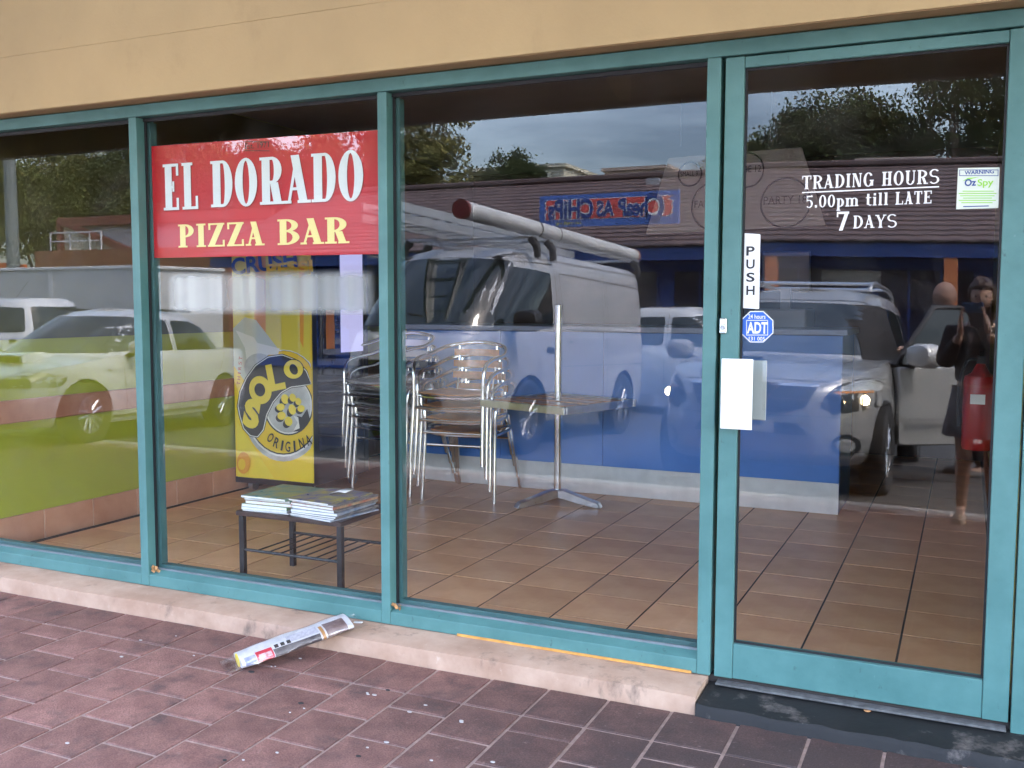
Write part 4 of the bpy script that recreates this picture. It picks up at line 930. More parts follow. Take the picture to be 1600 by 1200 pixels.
fb.build('plastic_film', film, npaper, 60)
yb = MB().lathe([(.027, -.001), (.024, -.004), (.004, -.003)], 16, 'x'); yb.build('yellow_pages_end', mat('yellow_page_edges', (.8, .62, .06), .6), npaper, 50)
tag(MB().box((PZ(562, 972, .073).x, -.035, .0755), (.035, .012, .004), (0, 0, .3)).build('paper_scrap', white_plastic), 'tiny white paper scrap on the plinth by the newspaper', 'litter')
p = PZ(1355, 1110, .05)
tag(MB().lathe([(.002, 0), (.011, .001), (.011, .003), (.003, .004)], 10, c=(p.x, p.y, .048)).build('bottle_cap', mat('tan_cap', (.55, .28, .12), .5)), 'tan bottle cap on the black door step', 'cap')

# ------------------------------------------------------------------ fire extinguisher on the right wall
q = PY(1511, 660, 2.5); ex = empty('fire_extinguisher', (XR - .10, 2.35, .60), label='red fire extinguisher hung on the right wall inside', cat='extinguisher')
redc = mat('extinguisher_red', (.34, .008, .010), .3)
MB().lathe([(.02, 0), (.075, .004), (.08, .02), (.08, .36), (.074, .385), (.045, .40), (.02, .45)], 22).build('cylinder', redc, ex, 40)
MB().box((-.01, -.081, .27), (.07, .003, .05)).build('paper_label', white_ink, ex)
MB().bb(-.02, .02, -.025, .025, .45, .49).box((0, -.05, .5), (.018, .13, .012), (.2, 0, 0)).build('valve_handle', ink, ex); MB().tube(curve([(0, .03, .47), (-.07, .05, .45), (-.1, .03, .3), (-.095, 0, .12)], 4), .009, 8).build('hose', rubber, ex, 40)
MB().bb(.08, .1, -.03, .03, .1, .42).build('wall_bracket', steel, ex)
# ------------------------------------------------------------------ vehicles
def lerp_table(T, x):
    if x <= T[0][0]: return T[0][1]
    for (a, b), (c, d) in zip(T, T[1:]):
        if x <= c:
            t = (x - a) / (c - a); t = t * t * (3 - 2 * t) * .5 + t * .5
            return b + (d - b) * t
    return T[-1][1]
def outline(xf, xr, w_, nf, nr_, n=128):
    P = []
    for k in range(3000):
        g = 2 * math.pi * k / 3000; cx, sx = math.cos(g), math.sin(g); e = nf if cx > 0 else nr_; a = xf if cx > 0 else -xr
        P.append(Vector((math.copysign(abs(cx) ** (2 / e), cx) * a, math.copysign(abs(sx) ** (2 / e), sx) * w_)))
    acc = [0]
    for a, b in zip(P, P[1:] + P[:1]): acc.append(acc[-1] + (b - a).length)
    o = []; j = 0
    for k in range(n):
        d = acc[-1] * k / n
        while acc[j + 1] < d: j += 1
        t = (d - acc[j]) / max(1e-9, acc[j + 1] - acc[j]); o.append(P[j].lerp(P[(j + 1) % 3000], t))
    return o
def solid(rings):
    n = len(rings[0]); me = bpy.data.meshes.new('shell'); V = [p for r_ in rings for p in r_]; Fc = []
    for i in range(len(rings) - 1):
        for j in range(n): Fc.append((i * n + j, i * n + (j + 1) % n, (i + 1) * n + (j + 1) % n, (i + 1) * n + j))
    me.from_pydata(V, [], Fc); bm = bmesh.new(); bm.from_mesh(me)
    bmesh.ops.remove_doubles(bm, verts=bm.verts, dist=.0006); bmesh.ops.dissolve_degenerate(bm, edges=bm.edges, dist=.0004)
    bmesh.ops.holes_fill(bm, edges=[e for e in bm.edges if len(e.link_faces) == 1], sides=0)
    bmesh.ops.recalc_face_normals(bm, faces=bm.faces); bm.to_mesh(me); bm.free(); return me
def lower_shell(S):
    xf, xr, w_ = S['xf'], S['xr'], S['w']; zb = S['zb']; base = outline(xf, xr, w_, S['nf'], S['nr']); rings = []
    for s in (0.0, .3, .7, .92): rings.append([(p.x * .97, p.y * s * S['tum'][0][1], zb) for p in base])
    for (t, ys, fi, ri) in S['tum']:
        r_ = []
        for p in base:
            x = p.x - (fi * (max(0, p.x) / xf) ** 3) + (ri * (min(0, p.x) / xr) ** 3); r_.append((x, p.y * ys, zb + t * (lerp_table(S['top'], x) - zb)))
        rings.append(r_)
    last = rings[-1]; cw = S.get('crown', .03)
    for s in (.97, .9, .75, .5, .25, 0.):
        rings.append([(x, y * s, z + cw * (1 - s * s)) for (x, y, z) in last])
    return solid(rings)
def green_shell(S):
    rings = []; first = True
    for (z, xf, xr, w_) in S['green']:
        xc = (xf + xr) / 2; o = outline(xf - xc, xr - xc, w_, S.get('gnf', 4.5), S.get('gnr', 5)); r_ = [(p.x + xc, p.y, z) for p in o]
        if first:
            for s in (0., .5): rings.append([(x, y * s, z_) for (x, y, z_) in r_])
            first = False
        rings.append(r_)
    last = rings[-1]; cw = S.get('roof_crown', .03)
    for s in (.9, .7, .4, 0.): rings.append([(x, y * s, z + cw * (1 - s * s)) for (x, y, z) in last])
    return solid(rings)
def cut_arches(me, arches, w_):
    o = bpy.data.objects.new('tmp', me); COL.objects.link(o); cs = []
    for (ax_, r_, zc) in arches:
        c = MB().tube([(ax_, -w_ - .3, zc), (ax_, -w_ + .26, zc)], r_, 36); c.tube([(ax_, w_ - .26, zc), (ax_, w_ + .3, zc)], r_, 36)
        k = c.build('cut', None); cs.append(k); md = o.modifiers.new('b', 'BOOLEAN'); md.object = k; md.operation = 'DIFFERENCE'; md.solver = 'EXACT'
    dg = bpy.context.evaluated_depsgraph_get(); dg.update(); r_ = bpy.data.meshes.new_from_object(o.evaluated_get(dg))
    for k in cs: bpy.data.objects.remove(k)
    bpy.data.objects.remove(o); return r_
class Body:
    def __init__(s, S, root, paint):
        s.root = root; s.S = S
        lo = cut_arches(lower_shell(S), S['arch'], S['w']); gr = green_shell(S)
        s.trees = []
        for me in (lo, gr):
            bm = bmesh.new(); bm.from_mesh(me); s.trees.append(BVHTree.FromBMesh(bm)); bm.free()
        s.body = link('body', lo, paint, root, 32); s.cabin = link('cabin', gr, paint, root, 40)
    def hit(s, o, d):
        best = None
        for t in s.trees:
            h = t.ray_cast(o, d)
            if h[0] is not None and (best is None or h[3] < best[1]): best = (h[0], h[3])
        return best[0] if best else None
    def decal(s, name, poly, view, m_, off=.004, r=0., cuts=3, parent=None):
        if r: poly = roundpoly(poly, r, 3)
        ar = sum(p[0] * q[1] - q[0] * p[1] for p, q in zip(poly, poly[1:] + poly[:1]))
        if ar < 0: poly = poly[::-1]
        bm = bmesh.new(); x0, x1 = min(p[0] for p in poly), max(p[0] for p in poly); z0, z1 = min(p[1] for p in poly), max(p[1] for p in poly)
        st_p = max(.012, min(.05, min(x1 - x0, z1 - z0) / 4)); nx, nz_ = max(1, int((x1 - x0) / st_p)), max(1, int((z1 - z0) / st_p))
        gv_ = [[bm.verts.new((x0 + (x1 - x0) * i / nx, z0 + (z1 - z0) * j / nz_, 0)) for j in range(nz_ + 1)] for i in range(nx + 1)]
        for i in range(nx):
            for j in range(nz_): bm.faces.new((gv_[i][j], gv_[i + 1][j], gv_[i + 1][j + 1], gv_[i][j + 1]))
        for p, q in zip(poly, poly[1:] + poly[:1]):
            d_ = Vector((q[0] - p[0], q[1] - p[1], 0))
            if d_.length < 1e-5: continue
            bmesh.ops.bisect_plane(bm, geom=bm.verts[:] + bm.edges[:] + bm.faces[:], dist=1e-6, plane_co=(p[0], p[1], 0), plane_no=(d_.y, -d_.x, 0), clear_outer=True)
        miss = []
        for v in bm.verts:
            a, b = v.co.x, v.co.y
            if view == 'R': o, d = Vector((a, -5, b)), Vector((0, 1, 0))
            elif view == 'L': o, d = Vector((a, 5, b)), Vector((0, -1, 0))
            elif view == 'F': o, d = Vector((6, a, b)), Vector((-1, 0, 0))
            elif view == 'B': o, d = Vector((-6, a, b)), Vector((1, 0, 0))
            else: o, d = Vector((a, b, 5)), Vector((0, 0, -1))
            h = s.hit(o, d)
            if h is None: miss.append(v); continue
            v.co = h - d * off
        if miss: bmesh.ops.delete(bm, geom=miss, context='VERTS')
        bmesh.ops.recalc_face_normals(bm, faces=bm.faces)
        me = bpy.data.meshes.new(name); bm.to_mesh(me); bm.free()
        for p in me.polygons: p.use_smooth = True
        return link(name, me, m_, parent or s.root)
    def seam(s, pts, view, w_=.010, m_=None, name='panel_gap', close=False, off=.0015):
        m_ = m_ or mat('panel_gap_dark', (.04, .04, .042), .7); P = []
        if close: pts = list(pts) + [pts[0]]
        for a, b in zip(pts, pts[1:]):
            n = max(1, int((Vector(a) - Vector(b)).length / .06)); P += [Vector(a).lerp(Vector(b), k / n) for k in range(n)]
        P.append(Vector(pts[-1])); V = []; Fc = []
        for i, p in enumerate(P):
            t_ = (P[min(i + 1, len(P) - 1)] - P[max(i - 1, 0)]).normalized(); nn_ = Vector((-t_.y, t_.x)) * w_ / 2
            for q in (p + nn_, p - nn_):
                if view == 'R': o, d = Vector((q.x, -5, q.y)), Vector((0, 1, 0))
                elif view == 'L': o, d = Vector((q.x, 5, q.y)), Vector((0, -1, 0))
                elif view == 'F': o, d = Vector((6, q.x, q.y)), Vector((-1, 0, 0))
                else: o, d = Vector((q.x, q.y, 5)), Vector((0, 0, -1))
                h = s.hit(o, d); V.append((h if h else o + d * 4.2) - d * off)
        for i in range(len(P) - 1): Fc.append((2 * i, 2 * i + 1, 2 * i + 3, 2 * i + 2))
        me = bpy.data.meshes.new(name); me.from_pydata([tuple(v) for v in V], [], Fc); return link(name, me, m_, s.root)
WH = {}
def wheel(root, x, y, r_, dz=0., steel_hub=False):
    s = -1 if y < 0 else 1
    key = (round(r_, 3), steel_hub)
    if key not in WH:
        ty = MB(); pr = [(r_ * .62, -.085), (r_ * .80, -.098), (r_ * .95, -.095), (r_, -.075), (r_, .075), (r_ * .95, .095), (r_ * .80, .098), (r_ * .62, .085)]
        n = 40; k = len(pr)
        for (rr, h) in pr:
            for j in range(n): g = 2 * math.pi * j / n; ty.v.append((rr * math.cos(g), h, rr * math.sin(g)))
        for i in range(k):
            for j in range(n): ty.f.append((i * n + j, i * n + (j + 1) % n, ((i + 1) % k) * n + (j + 1) % n, ((i + 1) % k) * n + j))
        a = ty.build('tyre', tyre_m, None, 35)
        rm = MB().lathe([(r_ * .63, .02), (r_ * .63, .078), (r_ * .58, .082), (r_ * .56, .05), (r_ * .55, .02)], 40, 'y')
        for q in range(5):
            g = 2 * math.pi * q / 5 + .3; d = Vector((math.cos(g), 0, math.sin(g))); t_ = Vector((-math.sin(g), 0, math.cos(g)))
            for e in (-1, 1):
                p0 = d * .03 + t_ * e * .02 + Vector((0, .06, 0)); p1 = d * r_ * .59 + t_ * e * r_ * .13 + Vector((0, .068, 0))
                rm.tube([p0, p1], [.022, .016], 6)
        rm.tube([(0, .03, 0), (0, .072, 0)], .045, 16)
        b = rm.build('rim', rim_m, None, 35)
        bk = MB().lathe([(.002, .0), (r_ * .6, .0), (r_ * .6, .018), (.002, .018)], 24, 'y').build('brake_shadow_disc', black_plastic)  # black disc painted in for the shade behind the spokes
        WH[key] = (a.data, b.data, bk.data)
        for z_ in (a, b, bk): bpy.data.objects.remove(z_)
    e = bpy.data.objects.new('wheel', WH[key][0]); COL.objects.link(e); e.parent = root; e.location = (x, y, r_ + dz); e.rotation_euler = (0, random.random(), 0 if s > 0 else math.pi)
    for nm_, me in (('rim', WH[key][1]), ('brake_shade_disc', WH[key][2])):
        o = bpy.data.objects.new(nm_, me); COL.objects.link(o); o.parent = e
def car_root(name, X, Yv, thv, label, cat, group=None, tilt=.04):
    """X, Yv, thv : where it stands as read from its mirror image; put back on the street side"""
    y = 2 * GY - Yv
    e = empty(name, (X, y, road_z(y)), label=label, cat=cat, group=group)
    e.rotation_euler = Euler((0, -tilt, -thv), 'XYZ') if False else (Matrix.Rotation(-thv, 4, 'Z') @ Matrix.Rotation(-tilt, 4, 'Y')).to_euler()
    return e
def mirror_part(root, x, y, z, paint, s=1.):
    g = MB(); n = 10
    for i, (dx, k) in enumerate(((.09, .35), (.07, .8), (.0, 1.), (-.06, .97), (-.07, .9))):
        for j in range(n):
            a = 2 * math.pi * j / n; e = 3.2
            u = math.copysign(abs(math.cos(a)) ** (2 / e), math.cos(a)) * .125 * k * s; v = math.copysign(abs(math.sin(a)) ** (2 / e), math.sin(a)) * .09 * k * s; g.v.append((x + dx, y + u * (1 if y > 0 else -1), z + v))
    for i in range(4):
        for j in range(n): g.f.append((i * n + j, i * n + (j + 1) % n, (i + 1) * n + (j + 1) % n, (i + 1) * n + j))
    g.f.append(tuple(range(n))); g.f.append(tuple(4 * n + j for j in range(n)))
    o = g.build('door_mirror', paint, root, 50)
    MB().tube([(x - .02, y - math.copysign(.08, y), z - .06), (x - .02, y - math.copysign(.17, y), z - .10)], .028, 8).build('mirror_arm', black_plastic, o, 40)
    return o

# ---- delivery van with roof racks
VAN = dict(xf=2.36, xr=-2.34, w=.845, zb=.24, nf=4.2, nr=9, crown=.0,
           top=[(-2.4, 1.10), (1.75, 1.10), (2.05, 1.08), (2.4, .98)],
           tum=[(0, .93, .12, .03), (.12, .985, .02, .0), (.35, 1.0, 0, 0), (.62, 1.0, .0, 0), (.85, .995, .06, 0), (1., .985, .16, 0)],
           green=[(1.04, 2.16, -2.335, .835), (1.12, 2.12, -2.335, .83), (1.3, 1.98, -2.33, .815), (1.5, 1.79, -2.32, .795), (1.7, 1.57, -2.305, .77), (1.82, 1.42, -2.285, .75), (1.89, 1.28, -2.25, .725), (1.93, 1.12, -2.18, .67)], gnf=4.6, gnr=9, roof_crown=.035,
           arch=[(1.22, .40, .31), (-1.36, .40, .31)])
van = car_root('delivery_van', -4.80, 7.05, -1.605, 'pale silver delivery van with ladder and white pipe on its roof, mirrored in the window', 'van')
van.scale = (1.04, 1.04, 1.05); van.location.z += .06
B = Body(VAN, van, van_paint)
B.decal('windscreen', [(-.745, 1.16), (.745, 1.16), (.715, 1.4), (.635, 1.80), (0, 1.835), (-.635, 1.80), (-.715, 1.4)], 'F', car_glass, .005, .05, 4)
for s, vw in ((-1, 'R'), (1, 'L')):
    B.decal('side_window', [(1.80, 1.13), (.70, 1.17), (.66, 1.72), (1.30, 1.745), (1.66, 1.36)], vw, car_glass, .005, .05)
    B.seam([(1.92, 1.1), (1.70, .96), (1.62, .5), (1.55, .3)], vw); B.seam([(.56, .32), (.56, 1.80)], vw); B.seam([(1.92, 1.12), (1.34, 1.80), (.58, 1.81)], vw)
    B.seam([(.56, .9), (-2.3, .93)], vw, .012, grey_plastic if False else None, 'swage_line') if False else None
    B.seam(roundpoly([(.40, 1.16), (-.72, 1.16), (-.72, 1.72), (.46, 1.73)], .06), vw, .010, None, 'panel_outline', True); B.seam(roundpoly([(-.86, 1.16), (-2.15, 1.16), (-2.12, 1.70), (-.86, 1.72)], .06), vw, .010, None, 'panel_outline', True)
    B.seam([(-2.25, 1.05), (-2.2, 1.1), (.40, 1.08)], vw, .012, mat('highlight_crease', (.70, .71, .72), .25), 'crease_highlight'); B.seam([(-2.28, .78), (.45, .78)], vw, .010)  # pale strip paints the highlight along the body crease
    B.seam([(.50, .34), (.50, 1.80)], vw, .004); B.seam([(-.80, .34), (-.80, 1.8)], vw); B.seam([(1.6, 1.845), (-2.2, 1.86)], vw, .022, grey_plastic, 'roof_gutter')
    B.decal('door_handle', [(.72, .93), (.88, .93), (.88, .975), (.72, .975)], vw, black_plastic, .014, .015); B.decal('marker_badge', [(.22, 1.02), (.30, 1.02), (.30, 1.045), (.22, 1.045)], vw, ink, .004)
    mirror_part(van, 1.62, s * .98, 1.22, black_plastic, 1.15)
    wheel(van, 1.22, s * .74, .36, -.057); wheel(van, -1.36, s * .74, .36, -.057)
    B.decal('headlamp', [(s * .46, .72), (s * .80, .78), (s * .83, 1.0), (s * .60, .98), (s * .46, .84)], 'F', lamp_clear, .006, .04)
    B.decal('rear_lamp', [(s * .70, .8), (s * .82, .8), (s * .82, 1.25), (s * .72, 1.25)], 'B', red_lens, .006, .02)
B.decal('grille', [(-.42, .72), (.42, .72), (.42, .84), (-.42, .84)], 'F', black_plastic, .005, .02); B.decal('bumper_opening', [(-.5, .42), (.5, .42), (.45, .56), (-.45, .56)], 'F', black_plastic, .005, .04)
B.seam([(-.72, 1.08), (0, 1.12), (.72, 1.08)], 'F'); B.decal('wiper_cowl', [(-.74, 1.115), (.74, 1.115), (.74, 1.155), (-.74, 1.155)], 'F', black_plastic, .007, .01)
B.decal('rear_window', [(-.62, 1.2), (.62, 1.2), (.55, 1.72), (-.55, 1.72)], 'B', car_glass, .005, .05)
wi = MB()
for (y0, y1, z1) in ((-.5, .05, 1.27), (.15, .62, 1.27)):
    h0 = B.hit(Vector((6, y0, 1.17)), Vector((-1, 0, 0))); h1 = B.hit(Vector((6, y1, z1)), Vector((-1, 0, 0)))
    wi.tube([h0 + Vector((.02, 0, 0)), h1 + Vector((.02, 0, 0))], .008, 6)
wi.build('wiper', ink, van, 40)
# roof racks belong to the van
rkm = mat('rack_aluminium', (.62, .63, .64), .35, .8)
for x in (1.0, .62, -1.95):
    rk = MB().box((x, 0, 2.045), (.05, 1.56, .03)).build('rack_bar', rkm, van, bevel=.004)
    for s in (-1, 1): MB().tube([(x, s * .70, 2.04), (x, s * .765, 1.96), (x, s * .775, 1.85)], [.045, .04, .035], 8).build('rack_foot', black_plastic, rk, 40)
MB().box((-.5, -.66, 2.05), (3.0, .03, .04)).build('rack_rail', rkm, van, bevel=.004); MB().box((-.5, .66, 2.05), (3.0, .03, .04)).build('rack_rail', rkm, van, bevel=.004)
vm = Matrix.Translation(van.location) @ van.rotation_euler.to_matrix().to_4x4() @ Matrix.Diagonal((1.04, 1.04, 1.05, 1))
# white pipe tube on the right-hand side (the side toward +X in the street)
pt = empty('conduit_tube', vm @ Vector((.2, -.62, 2.06)), van.rotation_euler, 'long white plastic pipe with red caps on the van roof', 'pipe')
pa, pb = (2.02, .06, .13), (-2.55, .02, .085)
MB().tube([pa, pb], .085, 24).build('tube', mat('grey_white_pvc', (.60, .60, .59), .5, var=.15, vscale=3), pt, 40)
capm = mat('dull_red_cap', (.16, .022, .018), .5)
MB().tube([(2.05, .06, .1302), (2.0, .06, .1298)], .091, 24).build('end_cap', capm, pt, 40); MB().tube([(-2.58, .02, .085), (-2.53, .02, .085)], .091, 24).build('end_cap', mat('pale_red_cap', (.45, .18, .15), .5), pt, 40)
for x in (.45, -.05, -2.2):
    z = .085 + .045 * (x + 2.55) / 4.57
    MB().tube([(x - .008, .04 + 0, z), (x + .008, .04, z)], .0885, 24).build('strap', ink, pt, 40)
# ladder lying on the far side of the rack
ld = empty('extension_ladder', vm @ Vector((.2, .2, 2.075)), van.rotation_euler, 'aluminium extension ladder lying on the van roof racks', 'ladder')
lm = mat('ladder_aluminium', (.46, .47, .48), .4, .5, var=.15, vscale=6)
for lev, zoff in ((0, .0), (1, .105)):
    for s in (-1, 1): MB().box((.1 + .0, s * .20, .045 + zoff), (4.2, .03, .085)).build('ladder_rail', lm, ld, bevel=.003)
    for k in range(15): MB().tube([(-1.9 + k * .28, -.205, .045 + zoff), (-1.9 + k * .28, .205, .045 + zoff)], .014, 8).build('rung', lm, ld, 40)

# ---- silver four-wheel drive, driver's door open
SUV = dict(xf=2.32, xr=-2.30, w=.885, zb=.27, nf=4.0, nr=5, crown=.035,
           top=[(-2.3, 1.04), (.8, 1.05), (1.05, 1.035), (1.6, .985), (2.0, .925), (2.25, .84)],
           tum=[(0, .93, .16, .05), (.10, .98, .06, .02), (.30, 1.0, .0, 0), (.55, 1.0, .0, 0), (.78, .99, .02, 0), (.93, .965, .05, .02), (1., .93, .09, .05)],
           green=[(.98, 1.22, -2.20, .79), (1.06, 1.12, -2.20, .785), (1.2, .92, -2.17, .755), (1.4, .60, -2.10, .70), (1.55, .33, -2.02, .65), (1.62, .15, -1.95, .61), (1.66, -.02, -1.85, .55)], gnf=4.2, gnr=5, roof_crown=.03,
           arch=[(1.38, .40, .35), (-1.25, .40, .35)])
suv = car_root('four_wheel_drive', -1.36, 6.35, -1.612, 'silver four-wheel drive with lit headlamps and roof rails, mirrored in the door glass', 'car')
B = Body(SUV, suv, silver_paint)
B.decal('windscreen', [(-.70, 1.085), (.70, 1.085), (.60, 1.53), (.5, 1.565), (-.5, 1.565), (-.60, 1.53)], 'F', car_glass, .005, .04, 4)
for s, vw in ((-1, 'R'), (1, 'L')):
    if s == 1: B.decal('front_side_window', [(.92, 1.08), (.02, 1.10), (.02, 1.52), (.40, 1.52)], vw, car_glass, .005, .04)
    else: B.decal('door_opening', [(.98, .42), (.98, 1.05), (.42, 1.53), (-.04, 1.53), (-.10, .9), (-.10, .42)], vw, mat('dark_cabin', (.015, .014, .014), .8), .016, .04)
    B.decal('rear_side_window', [(-.06, 1.10), (-.98, 1.13), (-.93, 1.50), (-.06, 1.52)], vw, car_glass, .005, .04); B.decal('quarter_window', [(-1.08, 1.14), (-1.85, 1.17), (-1.70, 1.47), (-1.04, 1.50)], vw, car_glass, .005, .04)
    B.seam([(1.0, .38), (1.02, 1.03)], vw); B.seam([(-.02, .38), (-.02, 1.55)], vw)
    # headlamp cluster
    hl = B.decal('headlamp', [(s * .50, .70), (s * .66, .665), (s * .86, .71), (s * .865, .80), (s * .83, .90), (s * .74, .925), (s * .60, .865), (s * .53, .80)], 'F', black_plastic, .006, .03, 4)
    B.decal('lamp_reflector', [(s * .60, .80), (s * .84, .83), (s * .82, .895), (s * .735, .915), (s * .63, .86)], 'F', lamp_clear, .012, .02, 3, hl)
    c0 = B.hit(Vector((6, s * .58, .735)), Vector((-1, 0, 0))); c1 = B.hit(Vector((6, s * .755, .76)), Vector((-1, 0, 0)))
    MB().tube([(c0.x - .03, c0.y, c0.z), (c0.x + .02, c0.y, c0.z)], [.082, .078], 24).build('lamp_ring', mat('lamp_ring_grey', (.35, .36, .37), .2, .6), hl, 40)
    MB().tube([(c0.x + .0, c0.y, c0.z), (c0.x + .024, c0.y, c0.z)], [.064, .060], 24).build('projector_lens', mat('projector_dark', (.03, .03, .035), .05, spec=1.), hl, 40)
    MB().tube([(c1.x - .02, c1.y, c1.z), (c1.x + .014, c1.y, c1.z)], [.04, .034], 18).build('lit_bulb', lamp_lit, hl, 40)
    B.decal('amber_strip', [(s * .58, .81), (s * .80, .815), (s * .80, .83), (s * .60, .826)], 'F', amber, .016, 0, 2, hl)
    B.decal('fog_lamp', [(s * (.66 + .085 * math.cos(a * math.pi / 8)), .43 + .085 * math.sin(a * math.pi / 8)) for a in range(16)], 'F', black_plastic, .006, 0, 2); B.decal('fog_lens', [(s * (.66 + .055 * math.cos(a * math.pi / 8)), .43 + .055 * math.sin(a * math.pi / 8)) for a in range(16)], 'F', lamp_clear, .012, 0, 2)
    wheel(suv, 1.38, s * .79, .35); wheel(suv, -1.25, s * .79, .35)
    mirror_part(suv, .86, s * 1.0, 1.10, silver_paint) if s == 1 else None
    # roof rails
    rl = MB().tube(curve([(.16, s * .56, 1.645), (.06, s * .565, 1.715), (-.2, s * .57, 1.74), (-1.2, s * .57, 1.735), (-1.6, s * .56, 1.70), (-1.72, s * .555, 1.655)], 5), .022, 8).build('roof_rail', mat('roof_rail_metal', (.5, .5, .5), .3, .8), suv, 40)
    B.decal('rear_lamp', [(s * .66, .95), (s * .76, .95), (s * .64, 1.40), (s * .56, 1.40)], 'B', red_lens, .006, .02)
for x in (-.25, -1.25): MB().tube([(x, -.57, 1.745), (x, .57, 1.745)], .016, 8).build('cross_bar', chrome, suv, 40)
gr_ = B.decal('grille', [(-.47, .85), (-.40, .70), (-.2, .655), (.2, .655), (.40, .70), (.47, .85)], 'F', black_plastic, .005, .02, 4)
chs = mat('grille_chrome', (.75, .75, .76), .15, 1.)
B.seam([(-.48, .86), (.48, .86)], 'F', .02, chs, 'grille_bar', off=.010); 
for s in (-1, 1): B.seam([(s * .20, .855), (s * .135, .76), (s * .11, .665)], 'F', .026, chs, 'grille_bar', off=.012); B.seam([(s * .45, .76), (s * .15, .755)], 'F', .008, grey_plastic, 'grille_bar', off=.008)
B.decal('badge', [(.055 * math.cos(a * math.pi / 8), .80 + .055 * math.sin(a * math.pi / 8)) for a in range(16)], 'F', chs, .014, 0, 2)
B.decal('lower_grille', [(-.42, .50), (-.36, .585), (.36, .585), (.42, .50)], 'F', black_plastic, .005, .02, 3); B.seam([(-.85, .62), (-.48, .64), (0, .63), (.48, .64), (.85, .62)], 'F', .006); B.decal('bumper_skirt', [(-.8, .29), (.8, .29), (.78, .36), (-.78, .36)], 'F', grey_plastic, .005, .02, 4)
B.seam([(-.72, .90), (-.60, .885), (0, .90), (.60, .885), (.72, .90)], 'F', .006)
B.decal('number_plate', [(-.19, .505), (.19, .505), (.19, .60), (-.19, .60)], 'F', mat('plate_pale', (.55, .55, .5), .5), .014, .01, 2)
for s in (-1, 1): B.seam([(2.1, s * .44), (1.4, s * .55), (1.15, s * .60)], 'T', .01)
# open driver's door (hinged at the front pillar, swung out to the street's right)
dr = bpy.data.objects.new('open_door', None); COL.objects.link(dr); dr.parent = suv; dr.location = (1.0, -.895, 0); dr.rotation_euler = (0, 0, R(48)); dr.empty_display_size = .1
bpy.data.objects.remove(dr)
dm = MB(); HW = 1.08
poly = [(0, .38), (-.06, .36), (-1.0, .36), (-HW, .44), (-HW + .01, 1.03), (0, 1.0)]
dm.prism(poly, lambda u, v, d: (u, -.03 - .05 * math.sin(min(1, max(0, (v - .36) / .66)) * math.pi) + d, v), .10)
drp = dm.build('open_door', silver_paint, suv, 40, bevel=.012); drp.location = (1.0, -.88, 0); drp.rotation_euler = (0, 0, R(38))
wf = MB().prism([(0, 1.005), (-.5, 1.50), (-HW + .05, 1.52), (-HW + .01, 1.035)], lambda u, v, d: (u, .02 + .11 * (v - 1.0) + d, v), .012).build('door_glass', car_glass, drp)
MB().tube([(0, .02, 1.005), (-.5, .075, 1.51), (-HW + .05, .075, 1.53), (-HW + .01, .02, 1.035)], .022, 8).build('window_surround', black_plastic, drp, 40)
mo = mirror_part(drp, -.12, -.17, 1.10, white_paint, 1.15)
MB().box((-.75, -.095, .86), (.2, .03, .035)).build('door_handle', chrome, drp, bevel=.008); MB().box((-.55, -.085, .58), (.95, .02, .02)).build('rub_strip', grey_plastic, drp)

# ---- white sedan with a bonnet scoop
SED = dict(xf=2.23, xr=-2.22, w=.865, zb=.21, nf=3.4, nr=4.2, crown=.035,
           top=[(-2.2, .90), (-1.7, .97), (-1.0, .95), (.6, .90), (1.0, .875), (1.6, .80), (2.0, .70), (2.2, .62)],
           tum=[(0, .93, .12, .05), (.12, .98, .03, .02), (.35, 1.0, .0, 0), (.6, .995, .0, 0), (.85, .985, .04, 0), (1., .94, .10, .04)],
           green=[(.82, 1.22, -1.85, .765), (.91, 1.06, -1.72, .755), (1.05, .80, -1.52, .715), (1.2, .52, -1.30, .665), (1.33, .24, -1.02, .605), (1.385, .05, -.85, .55), (1.405, -.12, -.7, .47)], gnf=4.0, gnr=4.0, roof_crown=.025,
           arch=[(1.33, .365, .31), (-1.2, .365, .31)])
sed = car_root('sedan', -9.05, 5.05, R(-80), 'white sedan with a bonnet scoop, mirrored in the left window', 'car', 'parked cars')
B = Body(SED, sed, white_paint)
B.decal('windscreen', [(-.69, .925), (.69, .925), (.58, 1.30), (.48, 1.33), (-.48, 1.33), (-.58, 1.30)], 'F', mat('pale_car_glass', (.05, .055, .05), .05, spec=.9), .005, .04, 4)
